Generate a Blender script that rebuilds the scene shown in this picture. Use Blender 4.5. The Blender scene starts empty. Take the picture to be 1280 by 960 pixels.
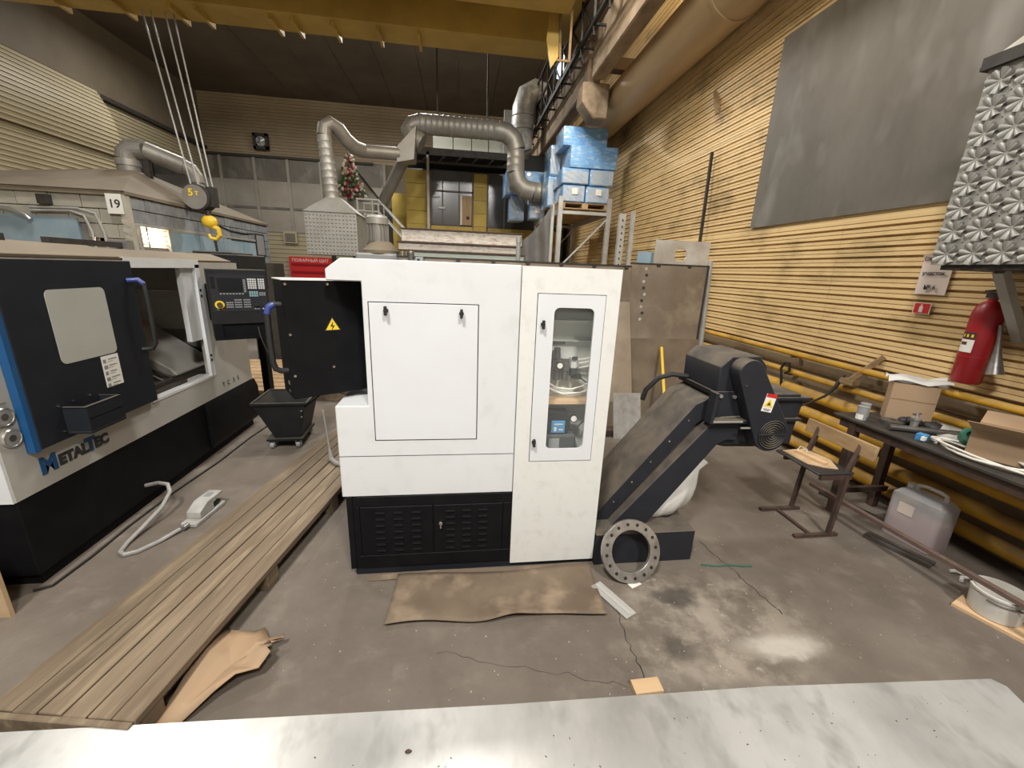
import bpy, bmesh, math, random
from mathutils import Vector, Matrix
random.seed(7)
PI = math.pi
scene = bpy.context.scene
col = scene.collection
# ------------------------------------------------------------------ camera
F_PX, YAW, PITCH, ROLL = 507.83, 0.135357, 0.271664, 0.039708
cy, sy, cp, sp = math.cos(YAW), math.sin(YAW), math.cos(PITCH), math.sin(PITCH)
fw = Vector((sy*cp, cy*cp, -sp)); rt = Vector((cy, -sy, 0)); up = rt.cross(fw)
c_, s_ = math.cos(ROLL), math.sin(ROLL)
r2 = rt*c_ + up*s_; u2 = up*c_ - rt*s_
cam_d = bpy.data.cameras.new('camera'); cam = bpy.data.objects.new('camera', cam_d); col.objects.link(cam)
M = Matrix((r2, u2, -fw)).transposed().to_4x4(); M.translation = Vector((0, 0, 1.65)); cam.matrix_world = M
cam_d.sensor_width = 36; cam_d.sensor_fit = 'HORIZONTAL'; cam_d.lens = F_PX/1280*36; cam_d.clip_start = .05; cam_d.clip_end = 100
scene.camera = cam
# ------------------------------------------------------------------ world, lamps, exposure
w = bpy.data.worlds.new('hall_ambient'); scene.world = w; w.use_nodes = True
w.node_tree.nodes['Background'].inputs[0].default_value = (1, .975, .93, 1)
w.node_tree.nodes['Background'].inputs[1].default_value = .30
vs = scene.view_settings
vs.view_transform = 'Standard'; vs.look = 'None'; vs.gamma = 1; vs.exposure = 0.0; vs.use_curve_mapping = False
def lamp(name, loc, power, size, colr=(1, .975, .93), target=None):
    d = bpy.data.lights.new(name, 'AREA'); d.shape = 'DISK'; d.size = size; d.energy = power; d.color = colr
    o = bpy.data.objects.new(name, d); col.objects.link(o); o.location = loc
    t = Vector(target if target else (loc[0], loc[1], 0)) - Vector(loc)
    o.rotation_euler = t.to_track_quat('-Z', 'Y').to_euler()
    return o
lamp('high_bay_lamp', (-1.6, -1.6, 6.6), 460, .9, target=(-.4, 1.2, 0))
lamp('high_bay_lamp', (1.6, -3.2, 6.8), 470, .9, target=(1.6, 1.0, 0))
lamp('high_bay_lamp', (.2, 5.6, 6.9), 250, .9)
lamp('high_bay_lamp', (-4.6, 5.6, 6.9), 170, .9)
lamp('high_bay_lamp', (-1.2, 13.2, 6.95), 360, .9)
lamp('high_bay_lamp', (-6.5, 13.0, 6.95), 200, .9)
lamp('high_bay_lamp', (1.6, 4.4, 6.7), 210, .6, (1, .86, .62), target=(1.0, 8.6, 5.6))
# ------------------------------------------------------------------ helpers
MATS = {}
def mat(key, c, rough=.55, metal=0.0, c2=None, vs=3.0, vmin=.35, vmax=.65, bump=0.0, bs=40.0, dust=None, dust_amt=.8,
        stretch=(1, 1, 1), rand=0.0, emit=None, es=1.0, alpha=1.0, trans=0.0, coat=0.0, detail=6.0, spec=.5, c3=None, vs3=20.0, world=False):
    m = bpy.data.materials.new(key); MATS[key] = m; m.use_nodes = True
    nt = m.node_tree; N = nt.nodes; L = nt.links; b = N['Principled BSDF']
    def setc(sock, v): sock.default_value = (v[0], v[1], v[2], 1)
    b.inputs['Roughness'].default_value = rough; b.inputs['Metallic'].default_value = metal
    b.inputs['Specular IOR Level'].default_value = spec
    b.inputs['Alpha'].default_value = alpha; b.inputs['Transmission Weight'].default_value = trans; b.inputs['Coat Weight'].default_value = coat
    setc(b.inputs['Base Color'], c); out = None
    tc = N.new('ShaderNodeTexCoord'); mp = N.new('ShaderNodeMapping'); mp.inputs['Scale'].default_value = stretch
    src = tc.outputs['Object']
    if world: src = N.new('ShaderNodeNewGeometry').outputs['Position']
    L.new(src, mp.inputs['Vector'])
    def noise(sc, dt=detail):
        n = N.new('ShaderNodeTexNoise'); n.inputs['Scale'].default_value = sc; n.inputs['Detail'].default_value = dt; n.inputs['Roughness'].default_value = .62
        L.new(mp.outputs['Vector'], n.inputs['Vector']); return n.outputs['Fac']
    def ramp(v, a, bb):
        r = N.new('ShaderNodeMapRange'); r.inputs[1].default_value = a; r.inputs[2].default_value = bb; L.new(v, r.inputs[0]); return r.outputs[0]
    def mix(fac, a, bb):
        x = N.new('ShaderNodeMix'); x.data_type = 'RGBA'
        if isinstance(fac, float): x.inputs[0].default_value = fac
        else: L.new(fac, x.inputs[0])
        for k, v in ((6, a), (7, bb)):
            if isinstance(v, (tuple, list)): setc(x.inputs[k], v)
            else: L.new(v, x.inputs[k])
        return x.outputs[2]
    cur = tuple(c)
    if c2: cur = mix(ramp(noise(vs), vmin, vmax), cur, c2)
    if c3: cur = mix(ramp(noise(vs3, 3), .52, .72), cur, c3)
    if rand:
        oi = N.new('ShaderNodeObjectInfo'); hv = N.new('ShaderNodeHueSaturation')
        r = N.new('ShaderNodeMapRange'); r.inputs[3].default_value = 1-rand; r.inputs[4].default_value = 1+rand
        L.new(oi.outputs['Random'], r.inputs[0]); L.new(r.outputs[0], hv.inputs['Value'])
        if isinstance(cur, tuple): setc(hv.inputs['Color'], cur)
        else: L.new(cur, hv.inputs['Color'])
        cur = hv.outputs['Color']
    if dust:
        g = N.new('ShaderNodeNewGeometry'); sx = N.new('ShaderNodeSeparateXYZ'); L.new(g.outputs['Normal'], sx.inputs[0])
        f = ramp(sx.outputs['Z'], .1, .5); mu = N.new('ShaderNodeMath'); mu.operation = 'MULTIPLY'; L.new(f, mu.inputs[0])
        L.new(ramp(noise(5.0), .2, .6), mu.inputs[1]); mu2 = N.new('ShaderNodeMath'); mu2.operation = 'MULTIPLY'; L.new(mu.outputs[0], mu2.inputs[0]); mu2.inputs[1].default_value = dust_amt
        cur = mix(mu2.outputs[0], cur, dust)
        ra = N.new('ShaderNodeMapRange'); ra.inputs[3].default_value = rough; ra.inputs[4].default_value = .9; L.new(mu2.outputs[0], ra.inputs[0]); L.new(ra.outputs[0], b.inputs['Roughness'])
    if not isinstance(cur, tuple): L.new(cur, b.inputs['Base Color'])
    if bump:
        bm = N.new('ShaderNodeBump'); bm.inputs['Strength'].default_value = bump; bm.inputs['Distance'].default_value = .01
        L.new(noise(bs, 4), bm.inputs['Height']); L.new(bm.outputs['Normal'], b.inputs['Normal'])
    if emit:
        setc(b.inputs['Emission Color'], emit); b.inputs['Emission Strength'].default_value = es
    return m
class MB:
    def __init__(s): s.v = []; s.f = []
    def add(s, vs, fs):
        o = len(s.v); s.v += [Vector(p) for p in vs]; s.f += [[i+o for i in f] for f in fs]; return s
    def hexa(s, p): return s.add(p, [(0,3,2,1),(4,5,6,7),(0,1,5,4),(1,2,6,5),(2,3,7,6),(3,0,4,7)])
    def box(s, x0, x1, y0, y1, z0, z1):
        return s.hexa([(x0,y0,z0),(x1,y0,z0),(x1,y1,z0),(x0,y1,z0),(x0,y0,z1),(x1,y0,z1),(x1,y1,z1),(x0,y1,z1)])
    def obox(s, c, ax, ay, az, hx, hy, hz):   # oriented box: centre, axes, half sizes
        c = Vector(c); ax = Vector(ax).normalized()*hx; ay = Vector(ay).normalized()*hy; az = Vector(az).normalized()*hz
        return s.hexa([c-ax-ay-az, c+ax-ay-az, c+ax+ay-az, c-ax+ay-az, c-ax-ay+az, c+ax-ay+az, c+ax+ay+az, c-ax+ay+az])
    def bar(s, p0, p1, wa, wb, ref=(0,0,1)):
        p0 = Vector(p0); p1 = Vector(p1); d = (p1-p0); l = d.length; d.normalize(); ref = Vector(ref)
        if abs(d.dot(ref)) > .98: ref = Vector((0,1,0))
        a = d.cross(ref).normalized(); b = a.cross(d)
        return s.obox((p0+p1)/2, d, a, b, l/2, wa/2, wb/2)
    def prism(s, poly, axis, a0, a1):         # polygon in the other two axes, extruded along axis
        def P(q, a):
            return {'x': (a, q[0], q[1]), 'y': (q[0], a, q[1]), 'z': (q[0], q[1], a)}[axis]
        n = len(poly); vs = [P(q, a0) for q in poly]+[P(q, a1) for q in poly]
        return s.add(vs, [list(range(n))[::-1], list(range(n, 2*n))]+[(i, (i+1) % n, n+(i+1) % n, n+i) for i in range(n)])
    def cyl(s, p0, p1, r0, r1=None, n=16, caps=True):
        return s.tube([p0, p1], [r0, r0 if r1 is None else r1], n, caps)
    def tube(s, path, r, n=10, caps=True):
        path = [Vector(p) for p in path]; m = len(path)
        rr = r if isinstance(r, (list, tuple)) else [r]*m
        t0 = (path[1]-path[0]).normalized(); ref = Vector((0,0,1)) if abs(t0.z) < .9 else Vector((1,0,0))
        a = t0.cross(ref).normalized(); vs = []
        for i in range(m):
            if i == 0: t = path[1]-path[0]
            elif i == m-1: t = path[-1]-path[-2]
            else: t = (path[i+1]-path[i]).normalized()+(path[i]-path[i-1]).normalized()
            t.normalize(); a = (a-t*a.dot(t)).normalized(); b = t.cross(a)
            for k in range(n):
                g = 2*PI*k/n; vs.append(path[i]+(a*math.cos(g)+b*math.sin(g))*rr[i])
        fs = [(i*n+k, i*n+(k+1) % n, (i+1)*n+(k+1) % n, (i+1)*n+k) for i in range(m-1) for k in range(n)]
        if caps: fs += [list(range(n))[::-1], list(range((m-1)*n, m*n))]
        return s.add(vs, fs)
    def lathe(s, prof, c, n=24, ax=(0,0,1)):  # profile [(r, h)] about axis through c
        c = Vector(c); ax = Vector(ax).normalized(); a = ax.orthogonal().normalized(); b = ax.cross(a); m = len(prof); vs = []
        for (r, h) in prof:
            for k in range(n): g = 2*PI*k/n; vs.append(c+ax*h+(a*math.cos(g)+b*math.sin(g))*r)
        fs = [(i*n+k, i*n+(k+1) % n, (i+1)*n+(k+1) % n, (i+1)*n+k) for i in range(m-1) for k in range(n)]
        if prof[0][0] > 1e-5: fs.append(list(range(n))[::-1])
        if prof[-1][0] > 1e-5: fs.append(list(range((m-1)*n, m*n)))
        return s.add(vs, fs)
    def grid(s, fn, nu, nv):
        vs = [fn(i/nu, j/nv) for i in range(nu+1) for j in range(nv+1)]
        return s.add(vs, [(i*(nv+1)+j, (i+1)*(nv+1)+j, (i+1)*(nv+1)+j+1, i*(nv+1)+j+1) for i in range(nu) for j in range(nv)])
    def blob(s, c, rx, ry, rz, n=10, m=7, jit=0.0):
        vs = []; c = Vector(c)
        for i in range(m+1):
            th = PI*i/m
            for k in range(n):
                g = 2*PI*k/n; j = 1+random.uniform(-jit, jit)
                vs.append(c+Vector((rx*math.sin(th)*math.cos(g)*j, ry*math.sin(th)*math.sin(g)*j, rz*math.cos(th)*j)))
        return s.add(vs, [(i*n+k, (i+1)*n+k, (i+1)*n+(k+1) % n, i*n+(k+1) % n) for i in range(m) for k in range(n)])
    def text(s, body, size, origin, ux, uy, align='LEFT', depth=.002, bold=0.0):
        cu = bpy.data.curves.new('t', 'FONT'); cu.body = body; cu.size = size; cu.extrude = depth; cu.align_x = align; cu.offset = bold
        o = bpy.data.objects.new('t', cu); col.objects.link(o)
        dg = bpy.context.evaluated_depsgraph_get(); me = bpy.data.meshes.new_from_object(o.evaluated_get(dg))
        ux = Vector(ux).normalized(); uy = Vector(uy).normalized(); n = ux.cross(uy); og = Vector(origin)
        s.add([og+ux*v.co.x+uy*v.co.y+n*v.co.z for v in me.vertices], [list(p.vertices) for p in me.polygons])
        bpy.data.objects.remove(o); bpy.data.curves.remove(cu); bpy.data.meshes.remove(me); return s
ROOTM = {}
def rootmat(o):
    while o is not None and o.name not in ROOTM: o = o.parent
    return ROOTM.get(o.name, Matrix()) if o else Matrix()
def ob(name, mb, m, parent=None, bevel=0.0, local=False, smooth=.6, seg=1, recalc=True, weld=False):
    if isinstance(mb, MB):
        inv = rootmat(parent).inverted() if (parent and not local) else Matrix()
        me = bpy.data.meshes.new(name); me.from_pydata([inv @ v for v in mb.v], [], mb.f)
        bm = bmesh.new(); bm.from_mesh(me)
        if weld: bmesh.ops.remove_doubles(bm, verts=bm.verts, dist=1e-5)
        if recalc: bmesh.ops.recalc_face_normals(bm, faces=bm.faces)
        if bevel:
            es = [e for e in bm.edges if len(e.link_faces) == 2 and e.calc_face_angle() > .45]
            bmesh.ops.bevel(bm, geom=es, offset=bevel, segments=seg, profile=.6, affect='EDGES', clamp_overlap=True)
        bm.to_mesh(me); bm.free()
        if smooth:
            me.polygons.foreach_set('use_smooth', [True]*len(me.polygons)); me.set_sharp_from_angle(angle=smooth)
        me.materials.append(MATS[m])
    else: me = mb
    o = bpy.data.objects.new(name, me); col.objects.link(o)
    if parent: o.parent = parent
    return o
def thing(name, label, cat, loc=(0,0,0), rz=0, group=None, kind=None):
    o = bpy.data.objects.new(name, None); col.objects.link(o); o.location = loc; o.rotation_euler = (0,0,rz); o.empty_display_size = .1
    ROOTM[o.name] = Matrix.Translation(Vector(loc)) @ Matrix.Rotation(rz, 4, 'Z')
    return tag(o, label, cat, group, kind)
def tag(o, label=None, cat=None, group=None, kind=None):
    if label: o['label'] = label
    if cat: o['category'] = cat
    if group: o['group'] = group
    if kind: o['kind'] = kind
    return o
def single(name, mb, m, label, cat, base, group=None, kind=None, **k):   # a thing of one mesh, origin at its base
    base = Vector(base); mb.v = [v-base for v in mb.v]
    o = ob(name, mb, m, None, **k); o.location = base
    return tag(o, label, cat, group, kind)
def part(o, label): o['label'] = label; return o
def struct(name, mb=None, m=None, **k):
    if mb is None:
        o = bpy.data.objects.new(name, None); col.objects.link(o); ROOTM[o.name] = Matrix()
    else: o = ob(name, mb, m, None, **k)
    o['kind'] = 'structure'; return o
def arc(c, r, a0, a1, n, plane='xz'):
    out = []
    for i in range(n+1):
        g = a0+(a1-a0)*i/n; p = [r*math.cos(g), r*math.sin(g)]
        d = {'xz': (p[0], 0, p[1]), 'yz': (0, p[0], p[1]), 'xy': (p[0], p[1], 0)}[plane]; out.append(Vector(c)+Vector(d))
    return out
def rrect(x0, x1, z0, z1, r, n=5):
    out = []
    for (cx, cz, a) in ((x1-r, z1-r, 0), (x0+r, z1-r, PI/2), (x0+r, z0+r, PI), (x1-r, z0+r, 1.5*PI)):
        for i in range(n+1): g = a+PI/2*i/n; out.append((cx+r*math.cos(g), cz+r*math.sin(g)))
    return out
def frame_xz(mb, x0, x1, z0, z1, hole, y0, y1):   # rectangular plate in XZ with a rounded-rect hole (outer matched to the hole points)
    hx0 = min(p[0] for p in hole); hx1 = max(p[0] for p in hole); hz0 = min(p[1] for p in hole); hz1 = max(p[1] for p in hole)
    cx, cz = (hx0+hx1)/2, (hz0+hz1)/2; n = len(hole); q = n//4; outer = []
    cor = [(x1, z1), (x0, z1), (x0, z0), (x1, z0)]
    for k in range(4):
        for i in range(q): outer.append(cor[k])
    vs = []
    for y in (y0, y1):
        vs += [(p[0], y, p[1]) for p in hole]+[(p[0], y, p[1]) for p in cor]
    fs = []; S = n+4
    for base, fl in ((0, False), (S, True)):
        for k in range(4):
            for i in range(q):
                a = k*q+i; b2 = (a+1) % n
                t = (base+a, base+b2, base+n+k) if i < q-1 else (base+a, base+b2, base+n+(k+1) % 4, base+n+k)
                fs.append(t)
    for a in range(n): fs.append((a, (a+1) % n, S+(a+1) % n, S+a))
    for k in range(4): fs.append((n+k, n+(k+1) % 4, S+n+(k+1) % 4, S+n+k))
    return mb.add(vs, fs)
# ------------------------------------------------------------------ materials
DUST = (.22, .185, .145)
mat('white', (.63, .64, .645), .42, c2=(.605, .61, .61), vs=2.2, bump=.03, bs=300, c3=(.58, .58, .57), vs3=9)
mat('white2', (.635, .65, .66), .42, c2=(.615, .625, .63), vs=3, bump=.03, bs=300)
mat('cream', (.66, .655, .625), .42, c2=(.63, .62, .585), vs=4, vmin=.5, vmax=.8, bump=.03, bs=300, c3=(.60, .59, .55), vs3=16)
mat('inner_white', (.50, .51, .46), .5)
mat('lathe_grey', (.42, .405, .365), .5, c2=(.37, .355, .32), vs=3)
mat('black', (.005, .005, .006), .5, c2=(.008, .008, .009), vs=8, bump=.08, bs=350, spec=.12)
mat('black_dusty', (.007, .007, .008), .5, c2=(.013, .013, .014), vs=6, bump=.08, bs=350, dust=(.10, .088, .07), dust_amt=.6, spec=.35)
mat('charcoal', (.017, .018, .023), .55, c2=(.022, .023, .028), vs=7, bump=.15, bs=420, dust=(.135, .112, .085), dust_amt=.95, spec=.25)
mat('navy', (.012, .014, .018), .5, c2=(.016, .018, .023), vs=5, bump=.1, bs=380, spec=.22, dust=(.15, .125, .095), dust_amt=.6)
mat('blue', (.010, .07, .19), .4)
mat('blue_cap', (.035, .055, .22), .35)
mat('gap', (.02, .02, .02), .8)
mat('rubber', (.012, .012, .012), .6)
mat('chrome', (.62, .61, .58), .25, 1.0)
mat('zinc', (.52, .53, .52), .38, .85, c2=(.40, .40, .39), vs=5, bump=.03, bs=30)
mat('galv', (.40, .385, .35), .45, .55, c2=(.33, .315, .285), vs=7)
mat('duct_zinc', (.36, .35, .32), .5, .45, c2=(.28, .265, .24), vs=3)
mat('duct_dusty', (.30, .285, .26), .5, .4, c2=(.24, .22, .19), vs=3)
mat('foil', (.80, .80, .78), .28, .15, c2=(.50, .49, .46), vs=7, bump=1.0, bs=16)
mat('lattice', (.010, .009, .008), .6)
mat('pedal', (.40, .39, .36), .5, c2=(.32, .31, .28), vs=12)
mat('steel', (.20, .19, .18), .4, .75, c2=(.12, .105, .09), vs=7, bump=.1, bs=60)
mat('steel_bright', (.58, .56, .53), .35, .8, c2=(.34, .32, .29), vs=14)
mat('rust', (.085, .05, .036), .7, .2, c2=(.05, .032, .025), vs=18)
mat('rust_bar', (.16, .105, .085), .7, .1, c2=(.11, .07, .055), vs=12)
mat('dark_steel', (.028, .025, .022), .6, .2, c2=(.05, .043, .035), vs=10)
mat('glass', (.80, .84, .80), .05, alpha=.035, spec=.25)
mat('clear_strip', (.70, .69, .65), .1, alpha=.35)
mat('film', (.66, .65, .62), .3, alpha=.8, bump=.6, bs=14)
mat('punched', (.36, .35, .32), .48, .3, c2=(.30, .29, .265), vs=9)
mat('pane_reflect', (.42, .43, .39), .18, c2=(.38, .385, .34), vs=2, spec=.6)  # opaque pale colour stands in for reflection and the white interior behind
mat('pane_dark', (.07, .065, .06), .2, c2=(.05, .045, .04), vs=.8)
mat('pane_pale', (.62, .68, .62), .35, c2=(.68, .68, .58), vs=1)
mat('yellow_wall', (.50, .37, .07), .6, c2=(.42, .29, .05), vs=3, rand=.08)
mat('yellow_pipe', (.60, .33, .025), .45, c2=(.42, .20, .02), vs=5, vmin=.45, vmax=.75, dust=(.22, .17, .10), dust_amt=.6)
mat('yellow', (.75, .50, .03), .45)
mat('crane', (.60, .41, .095), .55, c2=(.44, .29, .06), vs=1.0)
mat('concrete_beam', (.33, .25, .165), .85, c2=(.17, .12, .075), vs=4, bump=.6, bs=12, stretch=(1, .5, 1))
mat('wall_tan', (.74, .54, .27), .5, c2=(.65, .46, .215), vs=1.1, world=True, c3=(.36, .25, .11), vs3=2.3, rand=.04, stretch=(1, .6, 1))
mat('wall_far', (.36, .28, .175), .6, c2=(.28, .21, .125), vs=.6, world=True)
mat('wall_left', (.40, .345, .225), .55, c2=(.33, .28, .18), vs=.5, world=True, rand=.05)
mat('wall_plain', (.165, .132, .088), .7, c2=(.125, .098, .063), vs=.8, world=True)
mat('wall_low', (.34, .27, .17), .8, c2=(.22, .16, .10), vs=2.0, world=True)
mat('ceil', (.17, .14, .11), .6, c2=(.12, .095, .07), vs=.7, world=True, rand=.06)
mat('pipe_duct', (.50, .37, .21), .5, c2=(.40, .28, .15), vs=1.0, stretch=(3, .5, 3), world=True)
mat('sheet_grey', (.165, .15, .125), .5, .3, c2=(.115, .102, .082), vs=1.6, stretch=(1, 1.2, .6), world=True, c3=(.235, .22, .195), vs3=1.8)
mat('panel_grey', (.33, .30, .25), .5, .2, c2=(.25, .22, .175), vs=.8, world=True, rand=.1)
mat('sheet_brown', (.31, .255, .195), .45, .35, c2=(.21, .165, .12), vs=1.7, c3=(.37, .31, .23), vs3=3)
mat('sheet_brown2', (.31, .25, .18), .48, .3, c2=(.20, .155, .11), vs=2.6)
mat('plate_pale', (.60, .58, .52), .4, .3, c2=(.42, .37, .30), vs=4)
mat('dusty_clear', (.42, .41, .38), .35, c2=(.30, .28, .25), vs=12, alpha=.75)
mat('alu', (.60, .59, .565), .32, .45, c2=(.46, .455, .435), vs=2.6, vmin=.42, vmax=.62, c3=(.38, .375, .355), vs3=8.0, stretch=(1, .6, 1), bump=.03, bs=4)
mat('wood_floor', (.178, .132, .084), .75, c2=(.122, .086, .053), vs=7, stretch=(2.2, .22, 2), bump=.25, bs=30, rand=.13, c3=(.25, .19, .122), vs3=9)
mat('wood', (.45, .31, .17), .7, c2=(.34, .22, .115), vs=6, stretch=(3, 3, .4), bump=.15, bs=30, rand=.1)
mat('wood_old', (.36, .24, .12), .75, c2=(.23, .145, .07), vs=6, stretch=(3, .5, 3), bump=.2, bs=30)
mat('wood_new', (.62, .43, .25), .65, c2=(.54, .36, .20), vs=5, stretch=(.4, 3, 3))
mat('ply', (.52, .37, .22), .65, c2=(.44, .30, .17), vs=5, stretch=(.5, 3, 3))
mat('cardboard', (.36, .25, .155), .8, c2=(.36, .235, .135), vs=5, bump=.05, bs=60)
mat('cardboard_dirty', (.185, .138, .094), .85, c2=(.125, .09, .06), vs=3.2, bump=.25, bs=12, c3=(.27, .20, .135), vs3=5)
mat('paper', (.72, .70, .64), .7)
mat('paper_pink', (.70, .60, .53), .7)
mat('ink', (.03, .03, .03), .7)
mat('grey_print', (.22, .22, .21), .7)
mat('red', (.30, .010, .016), .4, c2=(.24, .008, .013), vs=4)  # lowered to put the hood's shade on the extinguisher into the colour
mat('red_sign', (.55, .02, .02), .45)
mat('label_yellow', (.80, .55, .02), .45)
mat('block', (.27, .28, .285), .9, c2=(.19, .195, .20), vs=5, rand=.14, bump=.4, bs=40, world=True)
mat('block_tan', (.40, .375, .31), .9, c2=(.32, .30, .245), vs=4, rand=.1, bump=.4, bs=40, world=True)
mat('mortar', (.22, .20, .175), .95)
mat('booth_blue', (.21, .31, .38), .55, c2=(.32, .40, .44), vs=1.5, world=True, rand=.06)
mat('booth_roof', (.19, .155, .11), .85, c2=(.145, .115, .08), vs=1.5)
mat('foam', (.13, .32, .60), .25, c2=(.18, .40, .70), vs=4, bump=1.0, bs=14, rand=.15, coat=.8, c3=(.45, .57, .68), vs3=7, stretch=(1.2, 1, 3.2))
mat('wrap', (.50, .54, .58), .22, c2=(.36, .44, .54), vs=7, bump=.9, bs=13, alpha=.85)
mat('white_beam', (.62, .58, .52), .6, c2=(.46, .41, .36), vs=7, stretch=(1, 4, 4), c3=(.30, .22, .16), vs3=14)
mat('green_beam', (.42, .50, .43), .6, c2=(.50, .54, .48), vs=5)
mat('tarp', (.13, .125, .12), .6, c2=(.09, .085, .08), vs=4)
mat('rack_grey', (.42, .42, .40), .5, .2, c2=(.32, .31, .29), vs=5)
mat('plastic_grey', (.27, .275, .275), .4)
mat('plastic_white', (.60, .58, .53), .45, c2=(.47, .44, .39), vs=6)
mat('can_plastic', (.85, .86, .87), .3, alpha=.38)
mat('coolant', (.34, .14, .13), .3, c2=(.30, .12, .11), vs=3)
mat('sack', (.66, .65, .61), .5, c2=(.56, .55, .51), vs=5, bump=.4, bs=12)
mat('green_tape', (.035, .13, .085), .35)
mat('cable_white', (.62, .59, .52), .45)
mat('cable_grey', (.33, .32, .30), .45, c2=(.26, .25, .23), vs=30)
mat('cable_black', (.015, .014, .013), .5)
mat('leather', (.025, .022, .02), .6)
mat('screen', (.012, .013, .015), .25)
mat('key', (.55, .55, .52), .5)
mat('key_teal', (.25, .42, .42), .5)
mat('pump_blue', (.05, .22, .45), .35)
mat('pump_body', (.008, .009, .011), .5, spec=.25)
mat('reservoir', (.07, .075, .075), .25, alpha=.85)
mat('flower_red', (.35, .04, .06), .6); mat('flower_green', (.05, .13, .05), .6); mat('flower_pale', (.60, .52, .45), .6)
mat('lamp_glow', (1, .9, .7), .5, emit=(1, .82, .55), es=14)
mat('daylight_glow', (1, 1, 1), .5, emit=(.85, .95, 1.0), es=3)  # emission stands in for daylight coming through a gap
mat('lit_inside', (.75, .55, .36), .8)
# floor: worn dusty concrete with a rough chipped patch, oil stains and a painted shadow by the conveyor
m = bpy.data.materials.new('floor_concrete'); MATS['floor_concrete'] = m; m.use_nodes = True
nt = m.node_tree; N = nt.nodes; L = nt.links; b = N['Principled BSDF']
geo = N.new('ShaderNodeNewGeometry')
def nz(sc, d=8, rough=.65, vec=None):
    n = N.new('ShaderNodeTexNoise'); n.inputs['Scale'].default_value = sc; n.inputs['Detail'].default_value = d; n.inputs['Roughness'].default_value = rough
    L.new(vec or geo.outputs['Position'], n.inputs['Vector']); return n.outputs['Fac']
def rmp(v, a, b2, lo=0, hi=1):
    r = N.new('ShaderNodeMapRange'); r.interpolation_type = 'SMOOTHSTEP'
    for k, x in ((1, a), (2, b2), (3, lo), (4, hi)): r.inputs[k].default_value = x
    L.new(v, r.inputs[0]); return r.outputs[0]
def mth(op, a, b2):
    x = N.new('ShaderNodeMath'); x.operation = op
    for k, v in ((0, a), (1, b2)):
        if isinstance(v, (int, float)): x.inputs[k].default_value = v
        else: L.new(v, x.inputs[k])
    return x.outputs[0]
def mx(f, a, b2):
    x = N.new('ShaderNodeMix'); x.data_type = 'RGBA'; L.new(f, x.inputs[0])
    for k, v in ((6, a), (7, b2)):
        if isinstance(v, tuple): x.inputs[k].default_value = (*v, 1)
        else: L.new(v, x.inputs[k])
    return x.outputs[2]
def region(cx, cy2, rx, ry, wob=.5, ns=2.5, soft=.35):
    mp = N.new('ShaderNodeMapping'); mp.vector_type = 'POINT'; mp.inputs['Location'].default_value = (-cx/rx, -cy2/ry, 0); mp.inputs['Scale'].default_value = (1/rx, 1/ry, 0)
    L.new(geo.outputs['Position'], mp.inputs['Vector'])
    ln = N.new('ShaderNodeVectorMath'); ln.operation = 'LENGTH'; L.new(mp.outputs['Vector'], ln.inputs[0])
    d = mth('ADD', ln.outputs['Value'], mth('MULTIPLY', mth('SUBTRACT', nz(ns, 6), .5), wob*2))
    return rmp(d, 1.0, 1.0-soft)
c = mx(rmp(nz(1.1), .35, .68), (.118, .096, .076), (.168, .140, .112))
c = mx(mth('MULTIPLY', rmp(nz(6, 10), .5, .75), .55), c, (.225, .190, .152))
c = mx(mth('MULTIPLY', rmp(nz(30, 6), .58, .75), .35), c, (.085, .068, .052))
patch = region(1.28, 1.50, .62, .42, .55, 3.0, .4)
pc = mx(rmp(nz(4.5, 10, .7), .40, .62), (.135, .110, .086), (.26, .222, .178))
pc = mx(rmp(nz(14, 8), .60, .72), pc, (.34, .30, .25))
c = mx(patch, c, pc)
c = mx(mth('MULTIPLY', region(1.16, 1.66, .16, .10, .6, 7, .6), .8), c, (.035, .028, .022))
c = mx(mth('MULTIPLY', region(1.02, 1.36, .13, .10, .6, 7, .6), .65), c, (.045, .036, .028))
c = mx(mth('MULTIPLY', region(1.52, 1.33, .26, .09, .7, 9, .7), .8), c, (.46, .42, .36))
c = mx(mth('MULTIPLY', region(2.1, 2.35, .5, .22, .3, 4, .5), .35), c, (.085, .070, .056))  # shadow of machine and conveyor painted into the floor colour
L.new(c, b.inputs['Base Color']); b.inputs['Roughness'].default_value = .72
L.new(rmp(nz(3, 6), .3, .7, .55, .85), b.inputs['Roughness'])
bm_ = N.new('ShaderNodeBump'); bm_.inputs['Strength'].default_value = .25; bm_.inputs['Distance'].default_value = .01
L.new(mth('ADD', nz(40, 5), mth('MULTIPLY', mth('MULTIPLY', patch, nz(9, 8)), 2.0)), bm_.inputs['Height']); L.new(bm_.outputs['Normal'], b.inputs['Normal'])
# ------------------------------------------------------------------ room shell
WX, FY, CZ, LX = 3.4, 18.0, 7.4, -9.3
floor = struct('floor', MB().box(-14, WX+.3, -8, FY+.2, -.2, 0), 'floor_concrete', smooth=0)
def crack(pts, wd):
    mb = MB(); pts = [Vector((x, y, .0008)) for x, y in pts]; L2 = []
    for i, p in enumerate(pts):
        t = (pts[min(i+1, len(pts)-1)]-pts[max(i-1, 0)]).normalized(); n = Vector((-t.y, t.x, 0))*wd*random.uniform(.4, 1)
        L2 += [p-n, p+n]
    mb.add(L2, [(2*i, 2*i+1, 2*i+3, 2*i+2) for i in range(len(pts)-1)])
    ob('crack', mb, 'gap', floor, smooth=0)
def jag(a, b2, n, j):
    return [(a[0]+(b2[0]-a[0])*i/n+random.uniform(-j, j), a[1]+(b2[1]-a[1])*i/n+random.uniform(-j, j)) for i in range(n+1)]
crack(jag((1.56, 2.10), (1.66, 1.50), 22, .010), .0032)
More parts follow.
